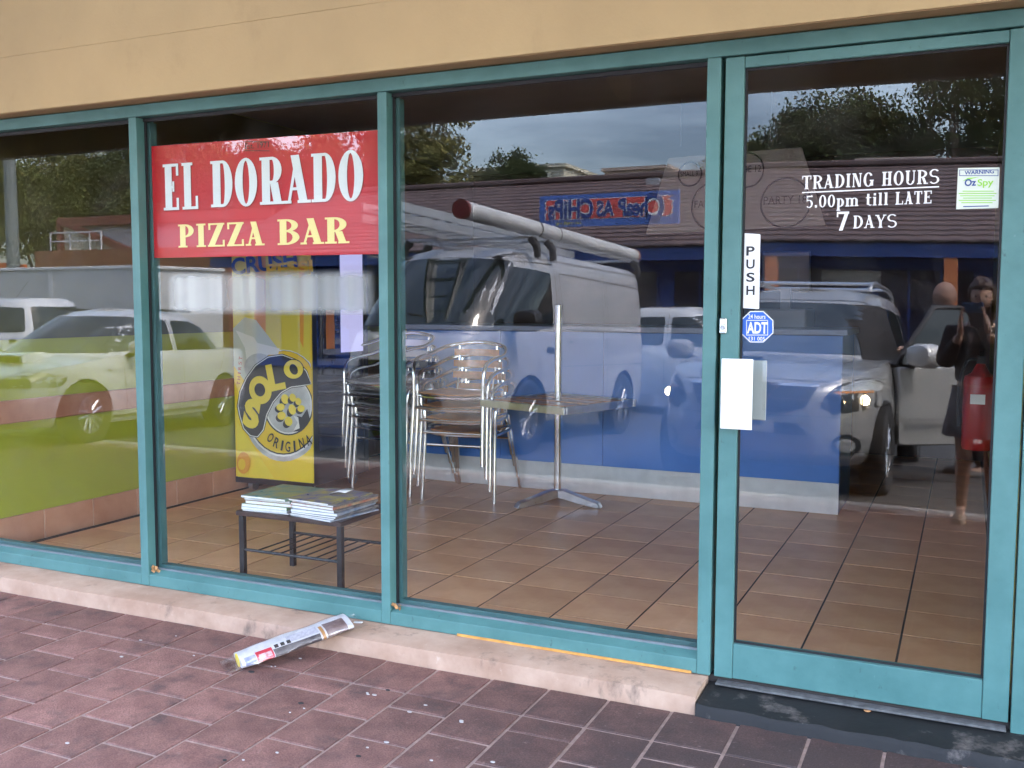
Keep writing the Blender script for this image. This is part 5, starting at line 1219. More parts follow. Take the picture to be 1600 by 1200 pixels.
for s, vw in ((-1, 'R'), (1, 'L')):
    B.decal('front_side_window', [(.86, .94), (-.24, .955), (-.26, 1.30), (.30, 1.30)], vw, car_glass, .005, .03); B.decal('rear_side_window', [(-.33, .955), (-1.28, .965), (-1.05, 1.22), (-.75, 1.30), (-.35, 1.30)], vw, car_glass, .005, .03)
    B.seam([(.74, .25), (.80, .90)], vw); B.seam([(-.30, .25), (-.29, 1.32)], vw); B.seam([(-1.0, .6), (-1.25, .93)], vw); B.seam([(.95, .27), (-.9, .27)], vw, .03, grey_plastic, 'sill_line')
    B.decal('door_handle', [(-.10, .835), (-.26, .835), (-.26, .875), (-.10, .875)], vw, white_paint, .02, .015); B.decal('side_repeater', [(.98, .74), (1.04, .74), (1.04, .765), (.98, .765)], vw, grey_plastic, .006, .01)
    B.decal('headlamp', [(s * .42, .60), (s * .76, .60), (s * .77, .70), (s * .66, .755), (s * .42, .68)], 'F', mat('smoked_headlamp', (.16, .17, .13), .1, .2, spec=.9), .006, .03, 4); B.decal('rear_lamp', [(s * .5, .72), (s * .76, .72), (s * .76, .86), (s * .5, .86)], 'B', red_lens, .006, .02)
    wheel(sed, 1.33, s * .775, .315); wheel(sed, -1.2, s * .775, .315); mirror_part(sed, .68, s * .95, .99, white_paint, .85)
B.decal('grille', [(-.35, .56), (.35, .56), (.30, .66), (-.30, .66)], 'F', black_plastic, .006, .03, 3); B.decal('lower_grille', [(-.5, .30), (.5, .30), (.45, .44), (-.45, .44)], 'F', black_plastic, .006, .03, 3)
sp = MB(); 
for x, h, w_ in ((1.62, .075, .30), (1.5, .085, .31), (1.3, .07, .29), (1.12, .012, .25)):
    zt_ = lerp_table(SED['top'], x) + .03; sp.v += [(x, -w_, zt_), (x, -w_ + .03, zt_ + h), (x, w_ - .03, zt_ + h), (x, w_, zt_)]
for i in range(3):
    for e in range(3): sp.f.append((i * 4 + e, i * 4 + e + 1, i * 4 + 5 + e, i * 4 + 4 + e))
sp.f += [(0, 1, 2, 3), (12, 15, 14, 13)]
scp = sp.build('bonnet_scoop', white_paint, sed, 30); MB().box((1.625, 0, lerp_table(SED['top'], 1.62) + .065), (.012, .50, .05)).build('scoop_mouth', black_plastic, scp)
MB().bb(-.9, .1, -.56, -.545, 1.405, 1.43).bb(-.9, .1, .545, .56, 1.405, 1.43).build('roof_strip', black_plastic, sed)

# ---- white ute behind the sedan, with its cab facing left in the window
UTE = dict(xf=2.5, xr=-2.6, w=.88, zb=.35, nf=4.0, nr=8, crown=.02,
           top=[(-2.6, 1.05), (.9, 1.08), (1.2, 1.08), (2.0, 1.02), (2.4, .95)], tum=[(0, .93, .1, .02), (.15, .985, .0, 0), (.5, 1.0, 0, 0), (.85, .99, .03, 0), (1., .95, .06, .0)],
           green=[(1.02, 1.35, -.95, .80), (1.10, 1.25, -.93, .79), (1.3, 1.02, -.88, .75), (1.55, .72, -.80, .69), (1.68, .5, -.72, .64), (1.73, .3, -.6, .57)], gnf=4.2, gnr=4.5, roof_crown=.03,
           arch=[(1.6, .42, .38), (-1.45, .42, .38)])
def make_ute(X, Yv, th, label, tilt=.04):
    u = car_root('utility_truck', X, Yv, th, label, 'car', 'parked cars', tilt); B = Body(UTE, u, white_paint)
    B.decal('windscreen', [(-.70, 1.13), (.70, 1.13), (.60, 1.62), (-.60, 1.62)], 'F', car_glass, .005, .04, 4); B.decal('rear_window', [(-.6, 1.15), (.6, 1.15), (.54, 1.6), (-.54, 1.6)], 'B', car_glass, .005, .04, 3)
    for s, vw in ((-1, 'R'), (1, 'L')):
        B.decal('front_side_window', [(1.05, 1.13), (.16, 1.14), (.14, 1.60), (.66, 1.60)], vw, car_glass, .005, .05); B.decal('rear_side_window', [(.02, 1.14), (-.74, 1.15), (-.66, 1.58), (.02, 1.60)], vw, car_glass, .005, .06)
        B.seam([(1.1, .45), (1.1, 1.08)], vw); B.seam([(.09, .45), (.08, 1.64)], vw); B.seam([(-.9, .45), (-.88, 1.12)], vw); B.decal('door_handle', [(.2, .98), (.36, .98), (.36, 1.03), (.2, 1.03)], vw, black_plastic, .014, .02); B.decal('door_handle', [(-.7, .98), (-.54, .98), (-.54, 1.03), (-.7, 1.03)], vw, black_plastic, .014, .02)
        wheel(u, 1.6, s * .78, .38); wheel(u, -1.45, s * .78, .38); mirror_part(u, 1.0, s * 1.0, 1.2, white_paint)
        B.decal('headlamp', [(s * .5, .78), (s * .83, .78), (s * .83, .95), (s * .5, .93)], 'F', lamp_clear, .006, .03); B.decal('rear_lamp', [(s * .74, .6), (s * .86, .6), (s * .86, 1.0), (s * .74, 1.0)], 'B', red_lens, .006, .02)
    B.decal('grille', [(-.45, .72), (.45, .72), (.45, .92), (-.45, .92)], 'F', black_plastic, .006, .03, 3)
    MB().tube([(.2, 0, 1.75), (-.1, .0, 2.05)], .006, 6).build('aerial', ink, u)
    return u
make_ute(-15.9, 9.6, R(-176), 'white dual-cab utility behind the sedan, mirrored in the left window', 0)
make_ute(-4.35, 12.9, R(-8), 'white utility standing between the van and the four-wheel drive, mirrored', 0)

# ---- white box trailer behind the utility
bx_ = empty('box_truck', (-19.5, -13.2, road_z(-13.2) + .0), (0, 0, R(3)), 'plain white box truck body behind the white utility, mirrored at far left', 'truck')
bxm = mat('truck_panel_white', (.55, .56, .55), .5, var=.05, vscale=1)
MB().bb(-4.6, 4.2, -1.15, 1.15, .75, 2.55).build('box_body', bxm, bx_, bevel=.02)
for x in (-4.6, -1.0, 1.45, 4.2): MB().bb(x - .06, x + .06, 1.14, 1.17, .74, 2.57).build('corner_post', mat('truck_trim', (.68, .69, .68), .4), bx_)
MB().bb(-4.66, 4.26, -1.18, 1.18, 2.52, 2.59).build('top_rail', mat('truck_trim', (.68, .69, .68), .4), bx_, bevel=.01); MB().bb(-4.5, 4.1, -1., 1., .5, .745).build('chassis', black_plastic, bx_)
for x in (-3.2, -2.3, 3.1):
    for s in (-1, 1): wheel(bx_, x, s * .95, .42)
# ------------------------------------------------------------------ discount store across the car park
YW = 2 * GY - 26.7                         # its front wall (about 30 m beyond the mirrored eye)
gz0 = -1.0
st_ = empty('discount_store', (-6, YW, gz0), label='long blue shop building with a brown tiled roof across the car park, mirrored', cat='building')
bluew = mat('store_blue_paint', (.025, .10, .44), .5, var=.15, vscale=.8); dkb = mat('store_dark_glass', (.012, .02, .06), .1, spec=.8); orc = mat('store_orange_column', (.62, .19, .06), .6, var=.1, vscale=3)
SX0, SX1 = -24.5, 9.0; EZ = 3.05
local(MB().bb(SX0, SX1, YW - 14, YW, gz0 - .8, EZ + .1).build('wall', bluew, st_), st_)
for k in range(11):
    x = SX0 + 1.2 + k * 3.0
    fb = local(MB().bb(x, x + 2.5, YW, YW + .05, gz0 + .25, 2.35).build('shop_window', dkb, st_), st_)
    for dx in (0, .83, 1.66, 2.5):
        o = MB().bb(x + dx - .03, x + dx + .03, YW + .05, YW + .09, gz0 + .2, 2.4).build('window_bar', bluew, fb)
local(MB().bb(SX0, SX1, YW, YW + .12, 2.42, 2.62).build('sign_band', mat('store_mid_blue', (.03, .14, .52), .5), st_), st_)
local(MB().bb(SX0, SX1, YW + 2.3, YW + 2.45, 2.60, 2.95).build('canopy_beam', mat('store_canopy_navy', (.02, .06, .22), .5), st_), st_)
local(MB().bb(SX0, SX1, YW + .1, YW + 2.45, 2.96, 3.02).build('canopy_roof', mat('store_canopy_dark', (.05, .045, .05), .7), st_), st_)
for dx in (-.173, -.013, .15):
    x = dx * 28
    local(MB().bb(x - .16, x + .16, YW + 2.1, YW + 2.42, gz0 - .3, 2.6).build('column', orc, st_), st_)
local(MB().bb(-3.8, -2.2, YW + .05, YW + .2, 1.9, 2.3).build('notice', white_ink, st_), st_)
rt = mat('brown_roof_tile', (.095, .065, .062), .75, var=.3, vscale=2.5, col2=(.15, .10, .092))
ncr = 18; rz0, rz1 = 3.0, 5.75; ry0, ry1 = YW + 2.55, YW - 3.9; NT = 110
for c_ in range(ncr):
    b = MB(); z0 = rz0 + (rz1 - rz0) * c_ / ncr; z1 = rz0 + (rz1 - rz0) * (c_ + 1.12) / ncr; y0 = ry0 + (ry1 - ry0) * c_ / ncr; y1 = ry0 + (ry1 - ry0) * (c_ + 1.12) / ncr
    for i in range(NT + 1):
        x = SX0 - .4 + (SX1 - SX0 + .8) * i / NT; h = .025 if i % 2 else -.0
        b.v += [(x, y0, z0 + .035 + h - .05), (x, y0, z0 + .035 + h), (x, y1, z1 + h * .4)]
    for i in range(NT):
        q = i * 3; b.f += [(q, q + 3, q + 4, q + 1), (q + 1, q + 4, q + 5, q + 2)]
    local(b.build('tile_course', rt, st_, fix=False), st_)
local(MB().bb(SX0 - .4, SX1 + .4, ry1 - .15, ry1 + .15, rz1 + .02, rz1 + .2).build('ridge_cap', rt, st_, bevel=.04), st_)
bk = MB(); bk.v = [(SX0 - .4, ry1, rz1 + .02), (SX1 + .4, ry1, rz1 + .02), (SX1 + .4, YW - 14.5, 3.0), (SX0 - .4, YW - 14.5, 3.0)]; bk.f = [(0, 1, 2, 3)]
local(bk.build('rear_roof', rt, st_, fix=False), st_)
local(MB().bb(-10.2, -9.75, ry1 + .3, ry1 + .8, 5.0, 5.65).build('roof_vent', mat('vent_grey', (.35, .35, .36), .5), st_), st_)
local(MB().bb(-3.3, -.9, ry1 - .5, ry1 - .2, 5.7, 6.05).build('roof_flashing', mat('pale_flashing', (.52, .42, .36), .6), st_), st_)
# roof sign
YSg = YW + 2.6
s0, s1 = MIR(27.3, -.428, .114), MIR(27.3, -.273, .119)
sx0, sx1 = s0.x, s1.x; sz0, sz1 = 1.353 + .0825 * 27.3, 1.353 + .1165 * 27.3; yS = s0.y
sg = empty('store_sign', ((sx0 + sx1) / 2, yS, sz0), label='blue shop sign with red brush stroke reading Cheap as Chips, mirrored', cat='sign')
local(MB().bb(sx0, sx1, yS - .12, yS, sz0, sz1).build('board', mat('sign_blue', (.08, .17, .50), .5), sg), sg)
H_ = sz1 - sz0; W_ = sx1 - sx0
def brush(k):
    P = []; x0, x1 = sx0 + W_ * (.045 - k), sx1 - W_ * (.04 - k); z0, z1 = sz0 + H_ * (.24 - k * 2.2), sz0 + H_ * (.84 + k * 2.2)
    rnd = random.Random(3); n = 7
    for i in range(n + 1): P.append((x0 + (rnd.uniform(0, .03) if i % 2 else 0) * W_ * 1.1, z0 + (z1 - z0) * i / n))
    for i in range(n + 1): P.append((x1 - (rnd.uniform(0.01, .05) if i % 2 else 0) * W_ * 1.1, z1 - (z1 - z0) * i / n))
    return P
for k, m_, off in ((.008, white_ink, .004), (0, mat('sign_red', (.75, .10, .085), .5), .009)):
    local(MB().prism(brush(k), lambda u, v, d: (u, yS + off + d, v), .003).build('brush_stroke', m_, sg), sg)
words = [('C', .10, .12, .10, .95), ('heaP', .215, .20, .26, .82), ('AS', .45, .12, .28, .78), ('CHiPs', .60, .33, .24, .86)]
for m_, bold, off in ((white_ink, .075, .016), (navy, .028, .028)):
    for (s, u, wd_, v0, v1) in words:
        e_ = bold * .12
        o = fit_text('lettering', s, (sx1 - W_ * (u - e_ * .6), yS + off, sz0 + H_ * (v0 - e_)), (-1, 0, 0), (0, 0, 1), W_ * (wd_ + e_ * 1.2), H_ * (v1 - v0 + 2 * e_), m_, sg, bold=bold); local(o, sg)
o = fit_text('slogan', "there's always something", (sx1 - W_ * .40, yS + .006, sz0 + H_ * .055), (-1, 0, 0), (0, 0, 1), W_ * .48, H_ * .12, mat('sign_yellow', (.75, .65, .05), .5), sg, bold=.01); local(o, sg)

# ------------------------------------------------------------------ other buildings
def block(name, t, dx0, dx1, dzt, m_, label, depth=8, roofm=None, base=-1.5):
    a, b = MIR(t, dx0), MIR(t, dx1); top = 1.353 + dzt * t
    e = empty(name, ((a.x + b.x) / 2, a.y, base), label=label, cat='building')
    local(MB().bb(a.x, b.x, a.y - depth, a.y, base, top).build('wall', m_, e), e)
    local(MB().bb(a.x - .2, b.x + .2, a.y - depth - .2, a.y + .2, top, top + .25).build('parapet', roofm or m_, e), e)
    n = max(2, int((b.x - a.x) / 3))
    for k in range(n):
        x = a.x + (b.x - a.x) * (k + .5) / n
        w1 = local(MB().bb(x - .6, x + .6, a.y, a.y + .06, top - 2.4, top - 1.1).build('window', dkb, e), e)
    return e
crm = mat('cream_block_wall', (.62, .58, .44), .8, var=.06, vscale=.4); pkm = mat('pale_brick_block', (.45, .36, .30), .8, var=.08, vscale=.5)
block('cream_block', 66, -.515, -.400, .1465, crm, 'plain cream flat-roofed block beyond the round tree, mirrored')
block('brick_block', 74, -.354, -.285, .139, pkm, 'pale pinkish flat-roofed block behind the tiled roof, mirrored')
# low brick hall with a gable, seen in the left window
hl_ = empty('brick_hall', (-38, -33, -1), label='brick hall with a pale gable and red trim, mirrored in the left window', cat='building')
brk = mat('orange_brick', (.30, .13, .07), .85, var=.2, vscale=3); rtrim = mat('red_brown_trim', (.22, .07, .05), .6)
a, b = MIR(37, -1.24), MIR(37, -.86); yb = a.y; top = 1.353 + .074 * 37; zt2 = 1.353 + .051 * 37
local(MB().bb(a.x + 1.2, b.x, yb - .3, yb, -1.2, top - .05).build('wall', brk, hl_), hl_)
g0 = MIR(38.5, -1.143); g1 = MIR(38.5, -.95); gt = 1.353 + .113 * 38.5
gb = MB(); gb.v = [(g0.x, yb - 1.2, top - 1), (g0.x, yb - 1.2, gt), (g1.x, yb - 1.2, top - 1), (g0.x, yb - 1.3, top - 1), (g0.x, yb - 1.3, gt), (g1.x, yb - 1.3, top - 1)]
gb.f = [(0, 2, 1), (3, 4, 5), (0, 1, 4, 3), (1, 2, 5, 4), (2, 0, 3, 5)]
local(gb.build('gable', crm, hl_), hl_)
local(MB().tube([(g0.x, yb - 1.1, gt), (g1.x, yb - 1.1, top - 1)], .22, 4).tube([(g0.x, yb - 1.1, gt + .05), (g0.x, yb - 1.1, top - 1)], .2, 4).build('gable_trim', rtrim, hl_), hl_)
rfb = MB(); rfb.v = [(g0.x, yb - 1.35, gt + .1), (g0.x + 14, yb - 1.35, gt - .3), (g1.x + 14, yb - 1.25, top - 1.2), (g1.x, yb - 1.25, top - 1.2), (g0.x, yb - 9, gt + .1), (g0.x + 14, yb - 9, gt - .3)]
rfb.f = [(0, 1, 2, 3), (0, 4, 5, 1)]; local(rfb.build('roof', mat('pale_roof_sheet', (.45, .42, .42), .5), hl_, fix=False), hl_)
local(MB().bb(g0.x - .1, g0.x + 14, yb - 1.3, yb - 1.0, gt - .35, gt + .12).build('ridge_trim', rtrim, hl_), hl_)
fe = MB(); fz = top
for x in (a.x + 2.2, a.x + 3.6, a.x + 5.0, a.x + 5.8):
    fe.bb(x - .03, x + .03, yb - .2, yb - .14, fz - .1, fz + .9)
fe.bb(a.x + 2.2, a.x + 5.8, yb - .2, yb - .14, fz + .84, fz + .9).bb(a.x + 2.2, a.x + 5.8, yb - .2, yb - .14, fz + .4, fz + .46)
local(fe.build('roof_railing', white_ink, hl_), hl_)
orr = mat('orange_red_panel', (.62, .12, .03), .6)
q = MIR(34, -1.275); o = MB().bb(q.x - 1.2, q.x + .9, q.y - .2, q.y, -1, 3.3).bb(q.x + 1.2, q.x + 1.5, q.y - .2, q.y, -1, 3.2); tag(o.build('orange_hoarding', orr), 'orange red hoarding by the lamp pole at far left, mirrored', 'hoarding')
q = MIR(31, -1.252)
lp = empty('lamp_pole', (q.x, q.y, -.7), label='thick grey lamp pole in front of the trees at far left, mirrored', cat='pole')
MB().tube([(0, 0, 0), (0, 0, 11)], [.30, .24], 14).build('shaft', mat('pole_grey', (.16, .19, .19), .6), lp, 40); MB().tube([(0, 0, 10.8), (.8, .3, 11.3), (2, .7, 11.4)], .07, 8).build('arm', mat('pole_grey', (.16, .19, .19), .6), lp, 40); MB().box((2.3, .8, 11.4), (.8, .3, .12)).build('lamp_head', grey_plastic, lp)

# ------------------------------------------------------------------ trees
bark = mat('gum_bark', (.20, .15, .11), .9, var=.3, vscale=3)
LEAF = [mat('gum_leaf_%d' % k, c1, .85, var=.3, vscale=.7, col2=c2, rnd=.05, spec=.15) for k, (c1, c2) in enumerate([((.055, .078, .024), (.15, .16, .05)), ((.040, .062, .026), (.11, .13, .052)), ((.085, .095, .030), (.21, .19, .065)), ((.036, .054, .022), (.095, .115, .042))])]
def tree(name, base, height, crown, leaf, seed, label, n_cl=46, per=170, size=.26, trunk=.32, droop=.2, group='trees beyond the car park'):
    """crown: list of (dx,dy,z,rx,ry,rz) lobes relative to the base"""
    rn = random.Random(seed); e = empty(name, base, label=label, cat='tree', group=group)
    tb_ = MB(); fork = height * .34; lean = Vector((rn.uniform(-.4, .4), rn.uniform(-.4, .4), fork))
    tb_.tube([(0, 0, 0), tuple(lean * .5 + Vector((.1, 0, 0))), tuple(lean)], [trunk, trunk * .8, trunk * .62], 10)
    for lo in crown:
        c_ = Vector(lo[:3]); m_ = lean.lerp(c_, .5) + Vector((rn.uniform(-.5, .5), rn.uniform(-.5, .5), -.3))
        tb_.tube([tuple(lean), tuple(m_), tuple(c_)], [trunk * .5, trunk * .3, trunk * .1], 7)
        for q in range(3):
            t2 = c_ + Vector((rn.uniform(-1, 1) * lo[3] * .7, rn.uniform(-1, 1) * lo[4] * .7, rn.uniform(-.3, .8) * lo[5])); tb_.tube([tuple(m_), tuple(t2)], [trunk * .2, trunk * .05], 5)
    tb_.build('trunk', bark, e, 50)
    V = []; Fc = []
    vol = [lo[3] * lo[4] * lo[5] for lo in crown]; tv = sum(vol)
    for lo, v_ in zip(crown, vol):
        for _ in range(max(6, int(n_cl * 2.2 * v_ / tv))):
            while True:
                d = Vector((rn.uniform(-1, 1), rn.uniform(-1, 1), rn.uniform(-1, 1)))
                if .25 < d.length < 1: break
            cc = Vector((lo[0] + d.x * lo[3], lo[1] + d.y * lo[4], lo[2] + d.z * lo[5])); cr = rn.uniform(.55, 1.15) * (size * 3.4)
            for _k in range(per):
                g = Vector((rn.gauss(0, .5), rn.gauss(0, .5), rn.gauss(0, .36))) * cr; p = cc + g - Vector((0, 0, droop * g.to_2d().length))
                ax_ = Vector((rn.uniform(-1, 1), rn.uniform(-1, 1), rn.uniform(-1.3, .2))).normalized(); sd_ = ax_.cross(Vector((rn.uniform(-1, 1), rn.uniform(-1, 1), rn.uniform(-1, 1)))).normalized()
                l_ = size * rn.uniform(.45, .9); w2 = l_ * .30; b_ = len(V)
                V += [tuple(p), tuple(p + ax_ * l_ * .5 + sd_ * w2), tuple(p + ax_ * l_), tuple(p + ax_ * l_ * .5 - sd_ * w2)]; Fc.append((b_, b_ + 1, b_ + 2, b_ + 3))
    me = bpy.data.meshes.new('crown'); me.from_pydata(V, [], Fc); link('crown', me, leaf, e)
    return e
GB = -1.6
def T(t, dx): v = MIR(t, dx); return (v.x, v.y, GB)
def Z(t, dz): return 1.353 + dz * t - GB
# tall gum over the store roof, left part of the third window
t = 50; tree('gum_tree', T(t, -.60), 12, [(-1.2, 0, Z(t, .20), 2.6, 2.4, 2.0), (1.6, 0, Z(t, .195), 2.2, 2.2, 1.6), (0, 0, Z(t, .165), 3.2, 2.6, 1.8), (2.4, .5, Z(t, .15), 2.2, 2.0, 1.5), (-2.6, 0, Z(t, .15), 2.4, 2.2, 1.8), (3.0, 0, Z(t, .128), 2.0, 2, 1.2), (.4, 0, Z(t, .128), 2.6, 2, 1.2)], LEAF[2], 11, 'tall drooping gum tree over the tiled roof beside the mullion, mirrored', 60, 190, .30)
t = 52; tree('round_tree', T(t, -.461), 7, [(0, 0, Z(t, .142), 1.7, 1.7, 1.25), (-.7, 0, Z(t, .128), 1.3, 1.4, .9), (.8, 0, Z(t, .132), 1.3, 1.4, .9), (2.2, 0, Z(t, .120), 1.0, 1.0, .6)], LEAF[1], 12, 'small round tree by the cream block, mirrored', 34, 200, .24, .2)
t = 44; tree('spreading_tree', T(t, -.115), 9, [(0, 0, Z(t, .178), 1.9, 1.8, .9), (-1.5, 0, Z(t, .165), 1.7, 1.6, .9), (1.7, 0, Z(t, .172), 1.7, 1.6, .9), (-2.9, 0, Z(t, .148), 1.1, 1.2, .8), (-.3, 0, Z(t, .152), 2.3, 1.8, .8), (2.4, 0, Z(t, .150), 1.6, 1.5, .8), (1., 0, Z(t, .135), 2.2, 1.8, .7), (-2.2, 0, Z(t, .135), 1.4, 1.4, .6)], LEAF[3], 13, 'dark spreading tree over the roof in the door glass, mirrored', 62, 190, .26)
t = 42; tree('tall_gum_tree', T(t, -.005), 12, [(-.3, 0, Z(t, .208), 1.0, 1.1, .75), (1.3, 0, Z(t, .205), 1.1, 1.1, .8), (-1.1, 0, Z(t, .19), .8, .9, .6), (1.9, 0, Z(t, .18), 1.1, 1.2, .9), (.4, 0, Z(t, .185), .9, 1.0, .6), (-.5, 0, Z(t, .150), 1.0, 1.1, .7), (1.4, 0, Z(t, .152), 1.3, 1.2, .9), (2.6, 0, Z(t, .198), 1.3, 1.2, 1.0)], LEAF[3], 14, 'tallest open-crowned gum at the right of the door glass, mirrored', 46, 180, .22, .26)
t = 48; tree('pale_gum_tree', T(t, -.205), 7, [(0, 0, Z(t, .142), 1.5, 1.4, .8), (-1.3, 0, Z(t, .13), 1.2, 1.2, .6), (1.2, 0, Z(t, .14), 1.2, 1.2, .7)], LEAF[2], 15, 'lighter green tree behind the pizza size board, mirrored', 26, 180, .24)
# belt of gums in the left window
for k, (t, dx, dz, sc_) in enumerate([(52, -1.30, .175, 1.35), (50, -1.20, .16, 1.25), (56, -1.12, .18, 1.35), (54, -1.03, .175, 1.3), (58, -.93, .18, 1.3), (57, -.83, .175, 1.25), (60, -.73, .17, 1.15)]):
    cz = Z(t, dz); rr = 3.0 * sc_
    tree('belt_gum_tree', T(t, dx), cz, [(0, 0, cz, rr * .9, rr * .8, rr * .55), (-rr * .6, 0, cz - 1.2, rr * .7, rr * .7, rr * .5), (rr * .6, 0, cz - .9, rr * .75, rr * .7, rr * .5), (0, 0, cz - 2.8, rr, rr * .8, rr * .5), (rr * .3, 0, cz + 1.4, rr * .5, rr * .5, rr * .35)], LEAF[(2, 0, 2, 1)[k % 4]], 30 + k, 'gum tree %s in the belt behind the brick hall, mirrored' % ('leftmost', 'second from the left', 'third from the left', 'fourth from the left', 'fifth from the left', 'sixth from the left', 'rightmost')[k], 54, 170, .34)
# low shrubs in front of the left trees
# ------------------------------------------------------------------ people
def skin_mesh(name, nodes, edges, m_, parent, lev=2, smooth=True):
    me = bpy.data.meshes.new(name); me.from_pydata([n[:3] for n in nodes], edges, [])
    o = bpy.data.objects.new(name, me); COL.objects.link(o); md = o.modifiers.new('s', 'SKIN'); md.use_smooth_shade = True
    for i, n in enumerate(nodes):
        sv = me.skin_vertices[0].data[i]; r_ = n[3]; sv.radius = (r_, r_) if not isinstance(r_, tuple) else r_; sv.use_root = (i == 0)
    ss = o.modifiers.new('u', 'SUBSURF'); ss.levels = lev; ss.render_levels = lev
    dg = bpy.context.evaluated_depsgraph_get(); dg.update(); r2 = bpy.data.meshes.new_from_object(o.evaluated_get(dg)); bpy.data.objects.remove(o)
    for p in r2.polygons: p.use_smooth = True
    return link(name, r2, m_, parent)
def head(parent, c, s, hairm, bald=False, yaw=0, sk=None):
    """head mesh with brow, nose, mouth, ears; faces local +y"""
    b = MB(); nu, nv = 28, 20; c = Vector(c)
    for j in range(nv + 1):
        v = math.pi * j / nv; z = math.cos(v)
        for i in range(nu):
            g = 2 * math.pi * i / nu; x = math.sin(g) * math.sin(v); y = math.cos(g) * math.sin(v)
            wx = .076 * (1 - .22 * max(0, -z) ** 1.5); wy = .096 * (1 - .10 * max(0, -z)); px, py, pz_ = x * wx, y * wy, z * .118
            f = max(0, y) ** 6
            if f > 0:
                nose = math.exp(-(px / .013) ** 2) * math.exp(-((pz_ + .012) / .022) ** 2); eye = math.exp(-((abs(px) - .031) / .014) ** 2) * math.exp(-((pz_ - .008) / .011) ** 2); lip = math.exp(-(px / .024) ** 2) * math.exp(-((pz_ + .055) / .008) ** 2); chin = math.exp(-(px / .022) ** 2) * math.exp(-((pz_ + .095) / .016) ** 2); brow = math.exp(-((abs(px) - .028) / .022) ** 2) * math.exp(-((pz_ - .026) / .008) ** 2)
                py += f * (nose * .022 - eye * .008 + lip * .006 + chin * .010 + brow * .004)
            b.v.append((px * s, py * s, pz_ * s))
    for j in range(nv):
        for i in range(nu): b.f.append((j * nu + i, j * nu + (i + 1) % nu, (j + 1) * nu + (i + 1) % nu, (j + 1) * nu + i))
    for sx in (-1, 1): b.lathe([(.002, -.006), (.016, -.006), (.018, .004), (.006, .006)], 10, 'x', (sx * .076 * s, -.004 * s, -.006 * s))
    o = b.build('head', sk or skin_m, parent, 60); o.location = c; o.rotation_euler = (0, 0, yaw)
    em = mat('eye_dark', (.03, .02, .015), .15)
    for sx in (-1, 1): MB().lathe([(.001, -.009), (.007, -.006), (.009, 0), (.007, .006), (.001, .009)], 10, 'z', (sx * .031 * s, .082 * s, .008 * s)).build('eye', em, o, 60)
    MB().tube([(-.024 * s, .086 * s, -.056 * s), (0, .096 * s, -.054 * s), (.024 * s, .086 * s, -.056 * s)], .004 * s, 6).build('mouth', mat('lip_red', (.40, .14, .12), .5), o, 60)
    h = MB()
    for j in range(nv + 1):
        v = math.pi * j / nv; z = math.cos(v)
        for i in range(nu):
            g = 2 * math.pi * i / nu; x = math.sin(g) * math.sin(v); y = math.cos(g) * math.sin(v)
            k = 1.16 + .04 * math.sin(9 * g + 5 * v) + .03 * math.sin(17 * g)
            if bald: k = 1.035 if (y < .35 and -.55 < z < .38) else .93
            else:
                front = max(0, y - .25)
                k = k if z > .42 or y < .42 else .90
                if y < .42 and z < .1: k *= 1.22
            zz_ = z * .118 * k * s
            if not bald and y < .3 and z < -.3: zz_ -= .11 * s * (-z - .3)
            h.v.append((x * .078 * k * s, y * .098 * k * s - .006 * s, zz_ + (.006 * s if not bald else 0)))
    for j in range(nv):
        for i in range(nu): h.f.append((j * nu + i, j * nu + (i + 1) % nu, (j + 1) * nu + (i + 1) % nu, (j + 1) * nu + i))
    if not bald: h.build('hair', hairm, o, 60)
    return o
def fingers(b_, wrist, palm_c, dirs, curl, s=1.):
    pass
def hand(parent, wr, pc, up, out_, grip, m_):
    """palm between wrist wr and knuckles; four fingers of unequal length curl along 'grip', thumb leaves the side of the palm"""
    wr, pc, up, out_, grip = map(Vector, (wr, pc, up, out_, grip)); ax_ = (pc - wr).normalized(); sd_ = up.normalized()
    kn = pc + ax_ * .045; nodes = [(*wr, .024), (*(wr.lerp(pc, .6)), (.020, .032)), (*pc, (.016, .038)), (*kn, (.013, .036))]; edges = [(0, 1), (1, 2), (2, 3)]
    skin_mesh('hand', nodes, edges, m_, parent, 2)
    for k, (off, l_) in enumerate(((.030, .066), (.010, .076), (-.010, .070), (-.029, .055))):
        p0 = kn + sd_ * off - ax_ * .01; p1 = p0 + (ax_ * .8 + grip * .35).normalized() * l_ * .45; p2 = p1 + (ax_ * .35 + grip).normalized() * l_ * .35; p3 = p2 + (grip - ax_ * .3).normalized() * l_ * .28
        skin_mesh('finger', [(*p0, .0088), (*p1, .0082), (*p2, .0074), (*p3, .0062)], [(0, 1), (1, 2), (2, 3)], m_, parent, 1)
    p0 = wr.lerp(pc, .55) + sd_ * .03; p1 = p0 + (sd_ + ax_ * .7).normalized() * .034; p2 = p1 + (ax_ + grip * .5).normalized() * .030
    skin_mesh('thumb', [(*p0, .0105), (*p1, .0095), (*p2, .0078)], [(0, 1), (1, 2)], m_, parent, 1)
# photographer: stands behind the lens, seen only in the door glass
gzp = pz(-3.7)
wo = empty('person', (.075, -3.68, gzp), label='person in dark jacket and grey shorts holding up a phone, mirrored in the door', cat='person')
jk = mat('dark_maroon_jacket', (.028, .016, .018), .8, var=.3, vscale=12); sh = mat('grey_pleated_shorts', (.16, .15, .17), .8, var=.3, vscale=14); shoe = mat('tan_shoe', (.45, .33, .25), .6)
wo.scale = (.93, .93, .93)
